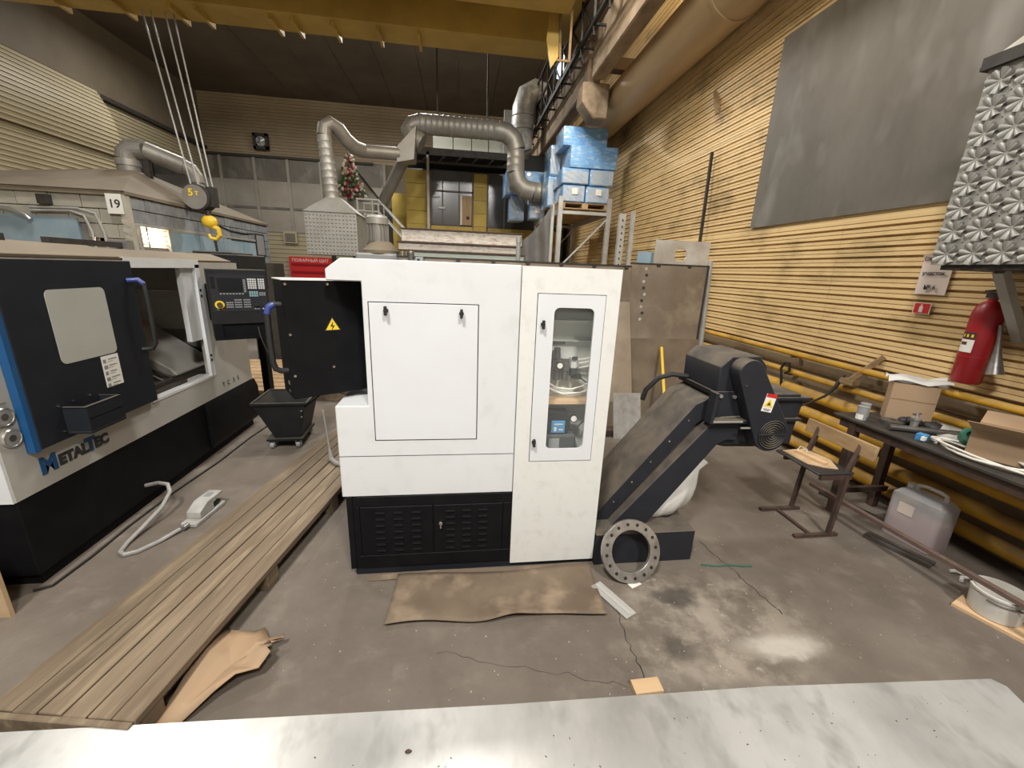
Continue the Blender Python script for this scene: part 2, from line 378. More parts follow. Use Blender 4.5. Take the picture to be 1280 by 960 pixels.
crack(jag((.80, 1.62), (.78, 1.20), 14, .012), .003)
crack(jag((-.1, 1.45), (.70, 1.22), 20, .012), .0012)
# corrugated cladding sheet profile along Z, extruded along a length
def corr_mesh(name, length, height, pitch, depth, axis, m, curve=None):
    prof = []; n = int(round(height/pitch)); pz = height/n
    for i in range(n):
        z = i*pz
        prof += [(0, z), (0, z+pz*.14), (-depth, z+pz*.20), (-depth*.94, z+pz*.54), (-depth*.72, z+pz*.58), (-depth, z+pz*.62), (-depth, z+pz*.95)]
    prof.append((0, height))
    vs = []; fs = []
    ny = 1
    for j in range(ny+1):
        for d, z in prof:
            o = curve(z) if curve else 0
            vs.append((d-o, length*j/ny, z) if axis == 'y' else (length*j/ny, d-o, z))
    k = len(prof)
    for j in range(ny):
        for i in range(k-1): fs.append((j*k+i, (j+1)*k+i, (j+1)*k+i+1, j*k+i+1))
    me = bpy.data.meshes.new(name); me.from_pydata(vs, [], fs); me.materials.append(MATS[m]); return me
wall_r = struct('wall_right', MB().box(WX+.03, WX+.3, -8, FY, 0, CZ), 'wall_low', smooth=0)
rows = [(.985, 1.20), (2.165, 1.20), (3.345, 1.20), (4.525, 1.20), (5.705, 1.68)]
ybr = [-2.0, 1.1, 3.45, 5.9, 8.7, 11.5, 14.8, 18.0]
for (z0, hh) in rows:
    for i in range(len(ybr)-1):
        me = corr_mesh('cladding_sheet', ybr[i+1]-ybr[i]+.03, hh, .0805, .036, 'y', 'wall_tan')
        o = ob('cladding_sheet', me, None, wall_r); o.location = (WX+.02+random.uniform(-.004, .004), ybr[i], z0)
wall_b = struct('wall_back', MB().box(-14, WX+.3, FY+.03, FY+.2, 0, CZ), 'wall_plain', smooth=0)
xbr = [-14, -11, -8.2, -5.2, -2.2, .8, WX]
for i in range(6):
    for (z0, hh, p, m_) in ((5.40, 2.0, .105, 'wall_far'), (.0, 2.76, .16, 'wall_left')):
        me = corr_mesh('cladding_sheet', xbr[i+1]-xbr[i], hh, p, .03, 'x', m_)
        o = ob('cladding_sheet', me, None, wall_b); o.location = (xbr[i], FY+.01, z0)
xx = -13.5
while xx < -3.4:
    wd = 1.18
    for (z0, z1, m_) in ((2.76, 3.62, 'panel_grey'), (3.63, 4.58, 'panel_grey'), (4.585, 5.40, 'sheet_grey')):
        ob('panel', MB().box(xx, xx+wd-.03, FY-.05, FY+.02, z0, z1), m_, wall_b)
    ob('batten', MB().box(xx+wd-.07, xx+wd+.03, FY-.09, FY, 2.76, 5.4), 'panel_grey', wall_b)
    xx += wd
ob('rail', MB().box(-13.5, -3.3, FY-.12, FY, 5.36, 5.44), 'dark_steel', wall_b)
ob('rail', MB().box(-13.5, -3.3, FY-.08, FY, 3.58, 3.66), 'sheet_grey', wall_b)  # darker strip put in for the soft shadow line across the panels
ceil = struct('ceiling', MB().box(-14, WX+.3, -8, FY+.2, CZ+.02, CZ+.2), 'ceil', smooth=0)
x0 = -13.0
for i in range(14):
    ob('panel', MB().box(x0+i*1.18, x0+i*1.18+1.165, -8, FY, CZ-.012*(i % 2), CZ+.03), 'ceil', ceil, smooth=0)
wall_l = struct('wall_left', MB().box(LX-.25, LX, -8, FY, 5.62, CZ), 'wall_plain', smooth=0)
ob('ledge', MB().box(LX-.1, LX+.12, -8, FY, 5.54, 5.64), 'dark_steel', wall_l)
def bulge(z): t = z/1.5; return -.62*math.sin(min(1, max(0, 1-t*.75))*PI*.62)
for y0, ln in ((-4, 4.2), (.2, 4.3), (4.5, 4.3), (8.8, 4.2)):
    me = corr_mesh('cladding_sheet', ln, 1.5, .1, .025, 'y', 'wall_left', bulge)
    o = ob('cladding_sheet', me, None, wall_l); o.location = (LX, y0, 4.10); o.scale = (-1, 1, 1) if False else (1, 1, 1)
    me = corr_mesh('cladding_sheet', ln, 4.1, .1, .025, 'y', 'wall_left')
    o = ob('cladding_sheet', me, None, wall_l); o.location = (LX+.5, y0, .05)
me = corr_mesh('cladding_sheet', 4.7, 1.1, .1, .025, 'y', 'wall_left')
o = ob('cladding_sheet', me, None, wall_l); o.location = (LX, 13.3, 4.5)
ob('end_cap', MB().prism([(LX-.02, 4.1), (LX+.58, 4.1), (LX+.60, 4.5), (LX+.45, 5.0), (LX+.2, 5.4), (LX-.02, 5.6)], 'y', 12.96, 12.995), 'wall_plain', wall_l)
# ------------------------------------------------------------------ main lathe (white end wall towards the camera)
YF = 1.955
T = thing('cnc_lathe', 'white CNC lathe with black louvred base and glazed cabinet door, nearest the camera', 'machine', (.1, YF, 0))
ob('housing', MB().prism([(-.595,.489),(-.595,.985),(-.438,.985),(-.438,1.578),(-.59,1.578),(-.59,1.627),(-.522,1.677),(.291,1.677),(.291,.489)], 'y', YF, 4.28), 'white', T, bevel=.004)
ob('seam', MB().box(-.594, .287, YF-.0008, YF+.01, .7165, .7195), 'gap', T)
def knob(x, z, par):
    k = ob('knob', MB().cyl((x, YF-.004, z), (x, YF-.022, z), .011, n=14).obox((x, YF-.028, z), (1,0,0), (0,1,0), (0,0,1), .0065, .008, .021), 'rubber', par, bevel=.002)
    return k
ob('gasket', MB().box(-.4145, .0945, YF-.001, YF+.01, .8025, 1.4905), 'gap', T)
sp_ = ob('service_panel', MB().box(-.410, .090, YF-.004, YF+.01, .807, 1.486), 'white2', T, bevel=.0015)
knob(-.333, 1.452, sp_); knob(.012, 1.447, sp_)
# cabinet column
CX0, CX1 = .294, .784
hole = rrect(.459, .660, .742, 1.487, .028)
dr = (.372, .714, .672, 1.553)
YK = 2.13
cab = ob('cabinet', MB().box(CX0, dr[0]+.012, YF-.004, YK, .034, 1.675).box(CX1-.012, CX1, YF-.004, YK, .034, 1.675).box(dr[1]-.012, CX1-.012, YF-.004, YF+.012, .60, dr[3]+.03)
   .box(dr[0]+.012, CX1-.012, YF-.004, YK, dr[3]+.03, 1.675).box(dr[0]+.012, dr[1]-.012, YF-.004, YF+.012, dr[3]-.012, dr[3]+.03).box(dr[0]+.012, CX1-.012, YF-.004, YK, .034, .60).box(dr[0]+.012, dr[1]-.012, YF-.004, YF+.012, .60, dr[2]+.012)
   .box(CX0, CX1, YK, 4.26, .04, 1.672), 'cream', T)
ob('back_panel', MB().box(dr[0]+.013, CX1-.013, YK-.008, YK-.0005, .605, dr[3]+.028), 'inner_white', T)
ob('gasket', MB().box(dr[0], dr[0]+.012, YF-.0055, YF, dr[2], dr[3]).box(dr[1]-.012, dr[1], YF-.0055, YF, dr[2], dr[3])
   .box(dr[0], dr[1], YF-.0055, YF, dr[3]-.012, dr[3]).box(dr[0], dr[1], YF-.0055, YF, dr[2], dr[2]+.012), 'gap', T)
door = ob('door', frame_xz(MB(), dr[0]+.003, dr[1]-.003, dr[2]+.003, dr[3]-.003, hole, YF-.008, YF+.006), 'white2', T, smooth=.4)
ob('pane', MB().box(.452, .668, YF+.007, YF+.010, .735, 1.494), 'glass', door)
knob(.405, 1.405, door); knob(.392, .787, door)
ob('shelf', MB().box(dr[0]+.014, CX1-.014, 2.035, YK-.009, .965, .985), 'wood_new', T)
ob('upper_rail', MB().box(dr[0]+.014, CX1-.014, 2.05, YK-.009, 1.40, 1.415).box(dr[0]+.014, CX1-.014, 2.09, YK-.009, 1.30, 1.305), 'inner_white', T)
# pneumatics on the back panel, above the shelf
g = ob('air_regulator', MB().box(.50, .64, YK-.02, YK-.009, 1.17, 1.20).cyl((.525,2.09,1.09),(.525,2.09,1.15), .021, n=14).box(.503,.547,2.065,2.115,1.15,1.20)
   .cyl((.523,2.09,1.20),(.521,2.09,1.265), .021, .017, n=14).box(.555,.59,2.07,2.115,1.14,1.18).cyl((.572,2.09,1.085),(.572,2.09,1.14), .017, n=14), 'steel', T, bevel=.002)
ob('gauge', MB().cyl((.532,2.066,1.175),(.532,2.050,1.175), .022, n=18), 'rubber', g)
ob('gauge_face', MB().cyl((.532,2.050,1.175),(.532,2.0492,1.175), .015, n=18), 'paper', g)
v = ob('solenoid_valve', MB().box(.598,.630,2.07,2.115,1.155,1.215).box(.630,.645,2.08,2.11,1.16,1.18), 'inner_white', T, bevel=.002)
ob('valve_coil', MB().box(.596,.628,2.055,2.10,1.115,1.158).box(.605,.655,2.055,2.08,1.10,1.125).box(.600,.628,2.06,2.07,1.205,1.222), 'rubber', v)
for z in (1.155, 1.18, 1.20): ob('air_hose', MB().tube([(.64,2.09,z),(.68,2.08,z+.008),(.74,2.09,z+.02)], .005, 8), 'paper', T)
ob('air_hose', MB().tube([(.48,2.10,1.07),(.53,2.08,1.045),(.61,2.07,1.04),(.69,2.08,1.06),(.74,2.10,1.11)], .0045, 8), 'paper', T)
ob('air_hose', MB().tube([(.48,2.10,1.04),(.56,2.07,1.015),(.66,2.07,1.02),(.74,2.09,1.04)], .0045, 8), 'paper', T)
ob('cable', MB().tube([(.65,2.06,1.11),(.68,2.06,1.085),(.71,2.07,1.075)], .0035, 8), 'cable_black', T)
ob('nameplate', MB().box(.505, .57, YK-.012, YK-.008, 1.277, 1.293), 'steel', T)
# lubrication pump below the shelf
p = ob('lubrication_pump', MB().prism([(.470,.785),(.605,.785),(.612,.885),(.595,.915),(.49,.918),(.470,.90)], 'y', 2.05, YK-.009), 'pump_body', T, bevel=.004)
ob('display', MB().box(.505, .583, 2.043, 2.051, .795, .865), 'pump_blue', p, bevel=.002)
ob('display_print', MB().box(.52,.57,2.041,2.0435,.842,.850).box(.52,.535,2.041,2.0435,.805,.83).box(.548,.572,2.041,2.0435,.81,.818), 'inner_white', p)
ob('reservoir', MB().box(.475, .650, 2.04, YK-.009, .625, .784), 'reservoir', p, bevel=.01)
ob('label_plate', MB().box(.495, .555, 2.036, 2.0395, .69, .765), 'plastic_grey', p)
ob('pressure_gauge', MB().cyl((.632,2.07,.875),(.632,2.050,.875), .022, n=20), 'rubber', p)
ob('gauge_face', MB().cyl((.632,2.050,.875),(.632,2.0485,.875), .017, n=20), 'paper', p)
ob('hose', MB().tube([(.62,2.08,.83),(.66,2.06,.825),(.69,2.07,.85),(.74,2.09,.86)], .005, 8), 'cable_black', p)
# black base
ob('base', MB().box(-.572, .2925, YF+.006, 4.25, .045, .488), 'black', T, bevel=.003)
ob('plinth', MB().box(-.555, .77, YF+.012, 4.22, 0, .044), 'navy', T)
ob('end_plate', MB().box(-.578, -.548, YF, 1.99, .045, .488), 'black', T, bevel=.002)
ob('door_frame', MB().box(-.53, .288, YF+.001, YF+.02, .425, .485).box(-.53, .288, YF+.001, YF+.02, .05, .125).box(-.53, -.517, YF+.001, YF+.02, .125, .425).box(.245, .288, YF+.001, YF+.02, .125, .425), 'black', T, bevel=.002)
slot = MB().prism([(0, 0), (-.0085, .0), (-.0035, .011), (0, .011)], 'x', -.024, .024)
slot_me = None
for (a, bb) in ((-.512, -.137), (-.131, .242)):
    d = ob('louvre_door', MB().box(a, bb, YF-.001, YF+.012, .128, .424), 'black', T, bevel=.002)
    for k in range(3):
        for r in range(7):
            x = (a+.10+k*.094) if a < -.3 else (a+.088+k*.088); z = .155+r*.0385
            q = MB().add([Vector((v.x, YF-.001+v.y, z+v.z))+Vector((x,0,0)) for v in slot.v], slot.f)
            if slot_me is None:
                o = ob('louvre', MB().add(slot.v, slot.f), 'black', d, local=True); slot_me = o.data
            else: o = ob('louvre', slot_me, None, d)
            o.location = (x-.1, -.001, z)
    if a > -.3: ob('lock', MB().cyl((a+.037, YF-.001, .318), (a+.037, YF-.014, .318), .010, n=14).obox((a+.037, YF-.016, .308), (1,0,0), (0,1,0), (0,0,1), .004, .005, .016), 'chrome', d)
# working side, facing the platform
wd_ = ob('sliding_door', MB().box(-.475, -.440, 2.75, 3.72, .70, 1.57), 'navy', T, bevel=.004)
ob('door_window', MB().box(-.478, -.474, 3.05, 3.45, 1.08, 1.46), 'pane_reflect', wd_)
# fittings on the roof
ob('lifting_bracket', MB().box(-.36, -.30, 3.60, 3.68, 1.677, 1.73).box(-.47,-.40,3.62,3.68,1.677,1.705), 'plastic_grey', T, bevel=.003)
ob('bolt_hole', MB().cyl((-.335, 3.5995, 1.706), (-.335, 3.59, 1.706), .012, n=14), 'rubber', T)
ob('air_nipple', MB().cyl((-.40, 3.64, 1.705), (-.40, 3.64, 1.76), .028, n=14).lathe([(.028,0),(.022,.012),(0,.016)], (-.40,3.64,1.76), 14), 'steel', T)
# swivelling control pendant, seen from its back
dv = Vector((.848, .53, 0)); nv = Vector((.53, -.848, 0)); A = Vector((-.775, 1.952, 0))
def pod_pt(A, s, t, z): q = A+dv*s-nv*t; return (q.x, q.y, z)
pend = ob('pendant', MB().hexa([pod_pt(A,s,t,z) for z in (1.02,1.572) for (s,t) in ((0,0),(.395,0),(.395,.20),(0,.20))]), 'black', T, bevel=.004)
ob('pendant_lid', MB().hexa([pod_pt(A,s,t,z) for z in (1.572,1.577) for (s,t) in ((-.003,-.003),(.39,-.003),(.39,.20),(-.003,.203))]), 'cream', pend)
for (s, z) in ((.012,1.555),(.19,1.556),(.012,1.33),(.19,1.16),(.014,1.135)):
    ob('screw', MB().cyl(pod_pt(A,s,-.0005,z), pod_pt(A,s,-.006,z), .006, n=10), 'chrome', pend)
def tri(s0, z0, h, t, k=1):
    return [pod_pt(A, s0+x*h*k, t, z0+zz*h*k) for (x, zz) in ((-.577,-.333),(.577,-.333),(0,.667))]
def tri_prism(s0, z0, h, t0, t1): a = tri(s0,z0,h,t0); b2 = tri(s0,z0,h,t1); return MB().add(a+b2, [(0,1,2),(3,5,4),(0,3,4,1),(1,4,5,2),(2,5,3,0)])
wl = ob('warning_sticker', tri_prism(.20,1.36,.066,-.0005,-.0012), 'ink', pend)
ob('sticker_field', tri_prism(.20,1.36,.054,-.0012,-.0016), 'label_yellow', wl)
bolt = [(.003,.026),(-.012,-.002),(-.001,.001),(-.006,-.020),(.012,.006),(.001,.004)]
ob('lightning_mark', MB().add([pod_pt(A,.20+x,-.0018,1.358+z) for x,z in bolt], [(0,1,2),(0,2,5),(5,2,4),(2,3,4)]), 'ink', wl)
hb = Vector(pod_pt(A, 0, .06, 0)); hp = []
for (o_, z) in ((0,1.46),(.03,1.462),(.052,1.45),(.060,1.42),(.062,1.30),(.060,1.20),(.052,1.165),(.03,1.152),(0,1.15)): hp.append((hb.x-dv.x*o_, hb.y-dv.y*o_, z))
h_ = ob('handle', MB().tube(hp, .0135, 12), 'rubber', pend)
ob('handle_cap', MB().tube(hp[1:4], .0145, 12), 'blue_cap', h_)
ob('side_tag', MB().hexa([pod_pt(A,s,t,z) for z in (1.08,1.10) for (s,t) in ((-.002,.05),(0,.05),(0,.08),(-.002,.08))]).hexa([pod_pt(A,s,t,z) for z in (1.045,1.053) for (s,t) in ((-.002,.05),(0,.05),(0,.08),(-.002,.08))]), 'chrome', pend)
# ------------------------------------------------------------------ chip conveyor
K = thing('chip_conveyor', 'charcoal inclined chip conveyor rising from the right side of the white lathe', 'conveyor', (1.1, 2.2, 0))
Y0, Y1 = 2.08, 2.42
ob('tank', MB().box(.79, 1.40, 1.935, 2.62, .0, .205), 'charcoal', K, bevel=.004)
ob('drum', MB().cyl((1.28,2.15,.205),(1.28,2.15,.22), .075, n=22).cyl((1.28,2.15,.22),(1.28,2.15,.235), .05, n=22), 'charcoal', K)
ob('incline_casing', MB().prism([(.80,.14),(.80,.215),(1.362,.945),(1.46,.992),(1.60,1.01),(1.60,.90),(1.46,.875),(1.385,.825),(.85,.13)], 'y', Y0, Y1), 'charcoal', K, bevel=.003)
ob('lower_channel', MB().prism([(.85,.10),(.85,.135),(1.425,.83),(1.50,.885),(1.62,.89),(1.62,.74),(1.56,.745),(1.505,.72),(1.10,.16),(1.02,.10)], 'y', Y0-.055, Y1+.02), 'charcoal', K, bevel=.004)
ob('discharge_head', MB().box(1.48, 2.0, Y0-.03, Y1+.02, .70, 1.02), 'charcoal', K, bevel=.006)
for i in range(6):
    t = i/5; x = .93+t*.5; z = .215+(x-.80)*1.30-.035
    ob('screw', MB().cyl((x, Y0, z-.02), (x, Y0-.006, z-.02), .006, n=8), 'chrome', K)
hd = ob('motor_cover', MB().prism([(1.46,1.03),(1.455,1.175),(1.515,1.235),(1.685,1.24),(1.735,1.185),(1.775,1.03)], 'y', 2.05, 2.42), 'charcoal', K, bevel=.004)
ob('cover_base', MB().box(1.44, 1.80, 2.06, 2.44, 1.005, 1.03), 'black_dusty', K)
ob('side_bracket', MB().prism([(1.405,.86),(1.415,1.04),(1.435,1.04),(1.425,.88),(1.66,.88),(1.66,.86)], 'y', 1.985, 2.05).box(1.42,1.66,2.04,2.05,.87,1.035), 'charcoal', K, bevel=.002)
ob('bracket_rod', MB().cyl((1.42,1.985,.872),(1.60,1.985,.872), .007, n=10).cyl((1.585,1.97,.84),(1.66,1.97,.84), .006, n=10), 'galv', K)
for (x, z) in ((1.475,1.01),(1.56,1.005)): ob('bolt', MB().cyl((x,2.04,z),(x,2.028,z), .011, n=6), 'galv', K)
def hull(c1, r1, c2, r2, n=16):
    d = Vector((c2[0]-c1[0], c2[1]-c1[1])); a = math.atan2(d.y, d.x); b2 = math.acos((r1-r2)/d.length); pts = []
    for i in range(n+1): g = a+b2+(2*PI-2*b2)*i/n; pts.append((c1[0]+r1*math.cos(g), c1[1]+r1*math.sin(g)))
    for i in range(n+1): g = a-b2+2*b2*i/n; pts.append((c2[0]+r2*math.cos(g), c2[1]+r2*math.sin(g)))
    return pts
gd = ob('chain_guard', MB().prism(hull((1.578,1.165),.072,(1.775,.805),.105), 'y', 1.955, 2.045), 'charcoal', K, bevel=.003)
fan = ob('fan_grille', MB(), 'rubber', gd) if False else None
gc = (1.775, .805)
fg = ob('fan_recess', MB().cyl((gc[0],1.9548,gc[1]),(gc[0],1.952,gc[1]), .085, n=28), 'rubber', gd)
for r in (.015,.029,.043,.057,.071,.084):
    ob('grille_ring', MB().tube([(gc[0]+r*math.cos(a*PI/14), 1.950, gc[1]+r*math.sin(a*PI/14)) for a in range(29)], .0028, 6, caps=False), 'charcoal', fg)
ob('grille_bar', MB().box(gc[0]-.085, gc[0]+.085, 1.947, 1.953, gc[1]-.003, gc[1]+.003), 'charcoal', fg)
def on_guard(x, z, y): return (x, y, z)
st = ob('warning_sticker', MB().obox((1.715,1.9535,.995),(1,0,-.18),(0,1,0),(.18,0,1), .032,.0012,.052), 'paper', gd)
ob('sticker_header', MB().obox((1.7225,1.952,1.037),(1,0,-.18),(0,1,0),(.18,0,1), .031,.0012,.010), 'red_sign', st)
def tri_at(c, h, y):
    return MB().add([(c[0]+x*h+zz*h*.18, yy, c[1]+zz*h-x*h*.18) for yy in (y, y-.0008) for (x, zz) in ((-.577,-.333),(.577,-.333),(0,.667))], [(0,1,2),(3,5,4),(0,3,4,1),(1,4,5,2),(2,5,3,0)])
ob('sticker_triangle', tri_at((1.713,.990), .046, 1.9518), 'label_yellow', st)
ob('sticker_mark', tri_at((1.713,.990), .020, 1.9508), 'ink', st)
ob('sticker_text', MB().obox((1.7075,1.952,.959),(1,0,-.18),(0,1,0),(.18,0,1), .022,.0008,.003).obox((1.706,1.952,.951),(1,0,-.18),(0,1,0),(.18,0,1), .016,.0008,.002), 'grey_print', st)
ob('guard_screw', MB().cyl((1.555,1.955,1.095),(1.555,1.949,1.095), .006, n=8), 'chrome', gd)
ob('side_box', MB().prism([(1.75,.78),(1.75,1.0),(2.03,.985),(2.03,.955),(2.01,.80),(1.99,.70)], 'y', 2.06, 2.40), 'charcoal', K, bevel=.003)
ob('chute_lip', MB().box(1.80, 2.06, 2.03, 2.42, .985, 1.0).box(1.84, 2.02, 2.03, 2.06, .855, .87), 'charcoal', K)
ob('bolt', MB().cyl((1.93,2.06,.80),(1.93,2.05,.80), .008, n=8), 'chrome', K)
ob('power_cable', MB().tube([(1.47,2.36,1.04),(1.36,2.38,1.05),(1.28,2.40,1.02),(1.22,2.43,.93),(1.21,2.44,.86)], .016, 10), 'cable_black', K)
ob('drip_tray', MB().prism([(1.50,.70),(1.62,.715),(1.78,.70),(1.96,.695),(1.78,.675),(1.58,.68)], 'y', 2.08, 2.4), 'charcoal', K)
# white sack wedged under the conveyor
sk = MB(); 
def sackf(u, v):
    a = u*2*PI; t = v; cx = 1.12+t*.42; cz = .15+t*.40
    r = (.03+.135*math.sin(min(1,t*1.02+.12)*PI*.97))*(1+.10*math.sin(3*a+4*t)+.05*math.sin(7*a+9*t))
    return Vector((cx+r*math.cos(a)*.72+.02, 2.22+r*1.0*math.sin(a), max(.208, cz-r*math.cos(a)*.55-.015)))
sk.grid(sackf, 26, 16)
single('plastic_sack', sk, 'sack', 'crumpled white sack wedged under the charcoal conveyor', 'sack', (1.3, 2.27, .215), smooth=1.2)
# bored flange ring leaning on the tank
rg = MB(); rc = Vector((.958, 1.838, .172)); tilt = Vector((0, -.90, .43)).normalized(); n_ = 40; prof = [(.114,-.012),(.172,-.012),(.172,.012),(.114,.012),(.114,-.012)]
ax = Vector((.03, -.92, .38)).normalized(); a_ = Vector((1,0,0)); a_ = (a_-ax*a_.dot(ax)).normalized(); b_ = ax.cross(a_)
vs_ = []
for (r, h) in prof[:-1]:
    for k in range(n_): g = 2*PI*k/n_; vs_.append(rc+ax*h+(a_*math.cos(g)+b_*math.sin(g))*r)
rg.add(vs_, [(i*n_+k, i*n_+(k+1) % n_, ((i+1) % 4)*n_+(k+1) % n_, ((i+1) % 4)*n_+k) for i in range(4) for k in range(n_)])
zmin = min(v.z for v in rg.v); rg.v = [v-Vector((0,0,zmin)) for v in rg.v]; rc = rc-Vector((0,0,zmin))
R = thing('flange_ring', 'bored steel flange ring leaning on the conveyor tank', 'flange', (rc.x, rc.y, 0))
rr_ = ob('ring', rg, 'steel_bright', R, bevel=.002)
for k in range(16):
    g = 2*PI*k/16+.1; q = rc+ax*.0125+(a_*math.cos(g)+b_*math.sin(g))*.146
    ob('bolt_hole', MB().cyl(q-ax*.001, q+ax*.0005, .0095, n=12), 'rubber', R)
# ------------------------------------------------------------------ left lathe (front along Y, facing the platform)
XL, YA, YB = -2.1, 2.0, 4.32
T = thing('cnc_lathe', 'dark-doored CNC lathe with blue stripe and open bay, left beside the platform', 'machine', (-2.9, 3.16, 0))
XB = -3.55
ob('housing', MB().box(XB, XL, YA, 2.96, .487, 1.62).box(XL-.07, XL, 3.715, YB, .487, 1.62).box(XB, XL-.07, YB-.06, YB, .487, 1.62).box(XB, XL, 2.96, 3.715, .487, .68).box(XB, XL-.07, 3.715, YB-.06, .487, .68).box(XB, XB+.05, 2.96, YB-.06, .68, 1.62), 'lathe_grey', T)
ob('canopy', MB().prism([(XL, 1.622),(XL+.005,1.64),(XL-.16,1.70),(XL-.7,1.72),(XB,1.70),(XB,1.622)], 'y', YA, 2.93), 'booth_roof', T, bevel=.003)
ob('canopy', MB().prism([(XL, 1.622),(XL+.005,1.635),(XL-.16,1.69),(XL-.6,1.70),(XB,1.68),(XB,1.622)], 'y', 2.935, 4.22), 'booth_roof', T, bevel=.003)
ob('end_cover', MB().box(XB, XL-.002, YA-.012, YA, .487, 1.60), 'white', T)
ob('base', MB().box(XB, XL-.002, YA, YB, .07, .486).prism([(XL-.002,.486),(XL+.03,.40),(XL+.03,.12),(XL-.002,.07)], 'y', 3.5, 4.36), 'black', T, bevel=.004)
ob('plinth', MB().box(XB+.03, XL-.03, YA+.03, YB-.03, 0, .07), 'black', T)
fr = ob('bay_frame', MB().box(XL-.02, XL+.006, 2.955, 3.72, 1.575, 1.64).box(XL-.02, XL+.006, 3.665, 3.72, .68, 1.60).hexa([(XL-.02,3.60,1.575),(XL+.006,3.60,1.575),(XL+.006,3.665,1.575),(XL-.02,3.665,1.575),(XL-.02,3.664,1.574),(XL+.006,3.664,1.574),(XL+.006,3.665,1.51),(XL-.02,3.665,1.51)]), 'white', T)
ob('cover_plate', MB().box(XL-.06, XL-.022, 3.53, 3.70, 1.0, 1.60), 'white', T)
for z in (1.40, 1.355, .86, .82): ob('bolt', MB().cyl((XL+.006,3.69,z),(XL+.011,3.69,z), .011, n=10), 'rubber', fr)
ob('sill', MB().box(XL-.12, XL+.004, 2.96, 3.70, .672, .690), 'white', T)
# working bay
ob('bay_floor', MB().prism([(XL-.1,.681),(XL-.9,1.02),(XB+.05,1.1),(XB+.05,.681)], 'y', 2.97, 4.25), 'dark_steel', T)
ob('slide_cover', MB().prism([(XL-.16,.73),(XL-.20,.78),(XL-.95,1.30),(XL-1.0,1.26),(XL-.24,.69)], 'y', 3.50, 4.02), 'lathe_grey', T, bevel=.01)
for k in range(3): ob('way_rail', MB().prism([(XL-.12,.70+k*.012),(XL-.13,.72+k*.012),(XL-.85,1.16+k*.012),(XL-.85,1.13+k*.012)], 'y', 2.98+k*.0+.0, 3.0+k*.0) if False else MB().bar((XL-.12,3.18+.09*k,.74),(XL-.85,3.18+.09*k,1.19), .02,.02), 'steel', T)
ob('tool_turret', MB().cyl((XL-.75,3.45,1.33),(XL-.75,3.62,1.33), .14, n=10).cyl((XL-.75,3.40,1.33),(XL-.75,3.45,1.33), .08, n=20), 'steel', T, bevel=.006)
ob('chip_tray', MB().box(XL-.22, XL-.06, 3.05, 3.45, .67, .715).box(XL-.20,XL-.10,3.1,3.35,.715,.75), 'dark_steel', T, bevel=.003)
ob('inner_panel', MB().box(XL-1.10, XL-1.07, 2.98, 4.24, .9, 1.6).box(XL-.95, XL-.25, 4.20, 4.25, 1.0, 1.35), 'cream', T)
ob('spindle_guard', MB().prism([(XL-.35,1.02),(XL-.30,1.20),(XL-.45,1.33),(XL-.75,1.33),(XL-.80,1.05)], 'y', 2.965, 3.12), 'cream', T, bevel=.008)
# sliding door
XD = XL+.042
dr_ = ob('sliding_door', MB().box(XL+.002, XD, 2.135, 2.955, .70, 1.618), 'navy', T, bevel=.004)
ob('door_stripe', MB().box(XL+.002, XD-.002, 2.106, 2.134, .695, 1.618), 'blue', T)
hole = rrect(2.35, 2.71, 1.085, 1.468, .03)
mbw = MB().prism([(p[0], p[1]) for p in hole], 'x', XD-.004, XD+.002); ob('window_pane', mbw, 'pane_reflect', dr_)
inst = ob('instruction_sticker', MB().box(XD, XD+.0015, 2.583, 2.705, .893, 1.078), 'paper', dr_)
for k in range(5):
    z = 1.058-k*.036
    ob('sticker_icon', MB().box(XD+.0015, XD+.002, 2.592, 2.612+.006*(k % 2), z-.022, z), 'grey_print', inst)
    ob('sticker_text', MB().box(XD+.0015, XD+.002, 2.628, 2.69-.008*(k % 3), z-.007, z).box(XD+.0015, XD+.002, 2.622, 2.66, z-.018, z-.015), 'grey_print', inst)
tr = ob('tool_tray', MB().box(XD, -1.945, 2.285, 2.52, .722, .735).box(XD, -1.945, 2.285, 2.291, .735, .872).box(XD, -1.945, 2.514, 2.52, .735, .872).box(-1.951, -1.945, 2.291, 2.514, .735, .872).box(XD,-1.945,2.291,2.514,.80,.806)
   .box(XD,-1.945,2.285,2.30,.866,.873).box(-1.965,-1.945,2.3,2.514,.866,.873), 'navy', dr_, bevel=.001)
for (y, z) in ((2.27,.885),(2.36,.885),(2.46,.885),(2.27,.745)): ob('screw', MB().cyl((XD,y,z),(XD+.005,y,z), .006, n=8), 'chrome', dr_)
hp = [(XD, 2.90, 1.50), (XD+.05, 2.915, 1.505), (XD+.07, 2.925, 1.48), (XD+.072, 2.93, 1.40), (XD+.072, 2.93, 1.2), (XD+.07, 2.93, 1.10), (XD+.05, 2.925, 1.065), (XD, 2.91, 1.06)]
h_ = ob('handle', MB().tube(hp, .0145, 12), 'rubber', dr_)
ob('handle_cap', MB().tube(hp[0:3], .0155, 12), 'blue_cap', h_)
# gauges
for (y, z) in ((2.052, .905), (2.058, .797)):
    gg = ob('pressure_gauge', MB().lathe([(.046,0),(.046,.006),(.040,.012),(.037,.009),(0,.009)], (XL, y, z), 26, (1,0,0)), 'steel_bright', T)
    ob('gauge_face', MB().cyl((XL+.009,y,z),(XL+.0100,y,z), .036, n=24), 'grey_print', gg)
    ob('gauge_hub', MB().cyl((XL+.010,y,z),(XL+.0112,y,z), .016, n=16), 'steel', gg)
    ob('gauge_label', MB().box(XL, XL+.0015, y-.05, y+.03, z+.056, z+.066), 'grey_print', gg)
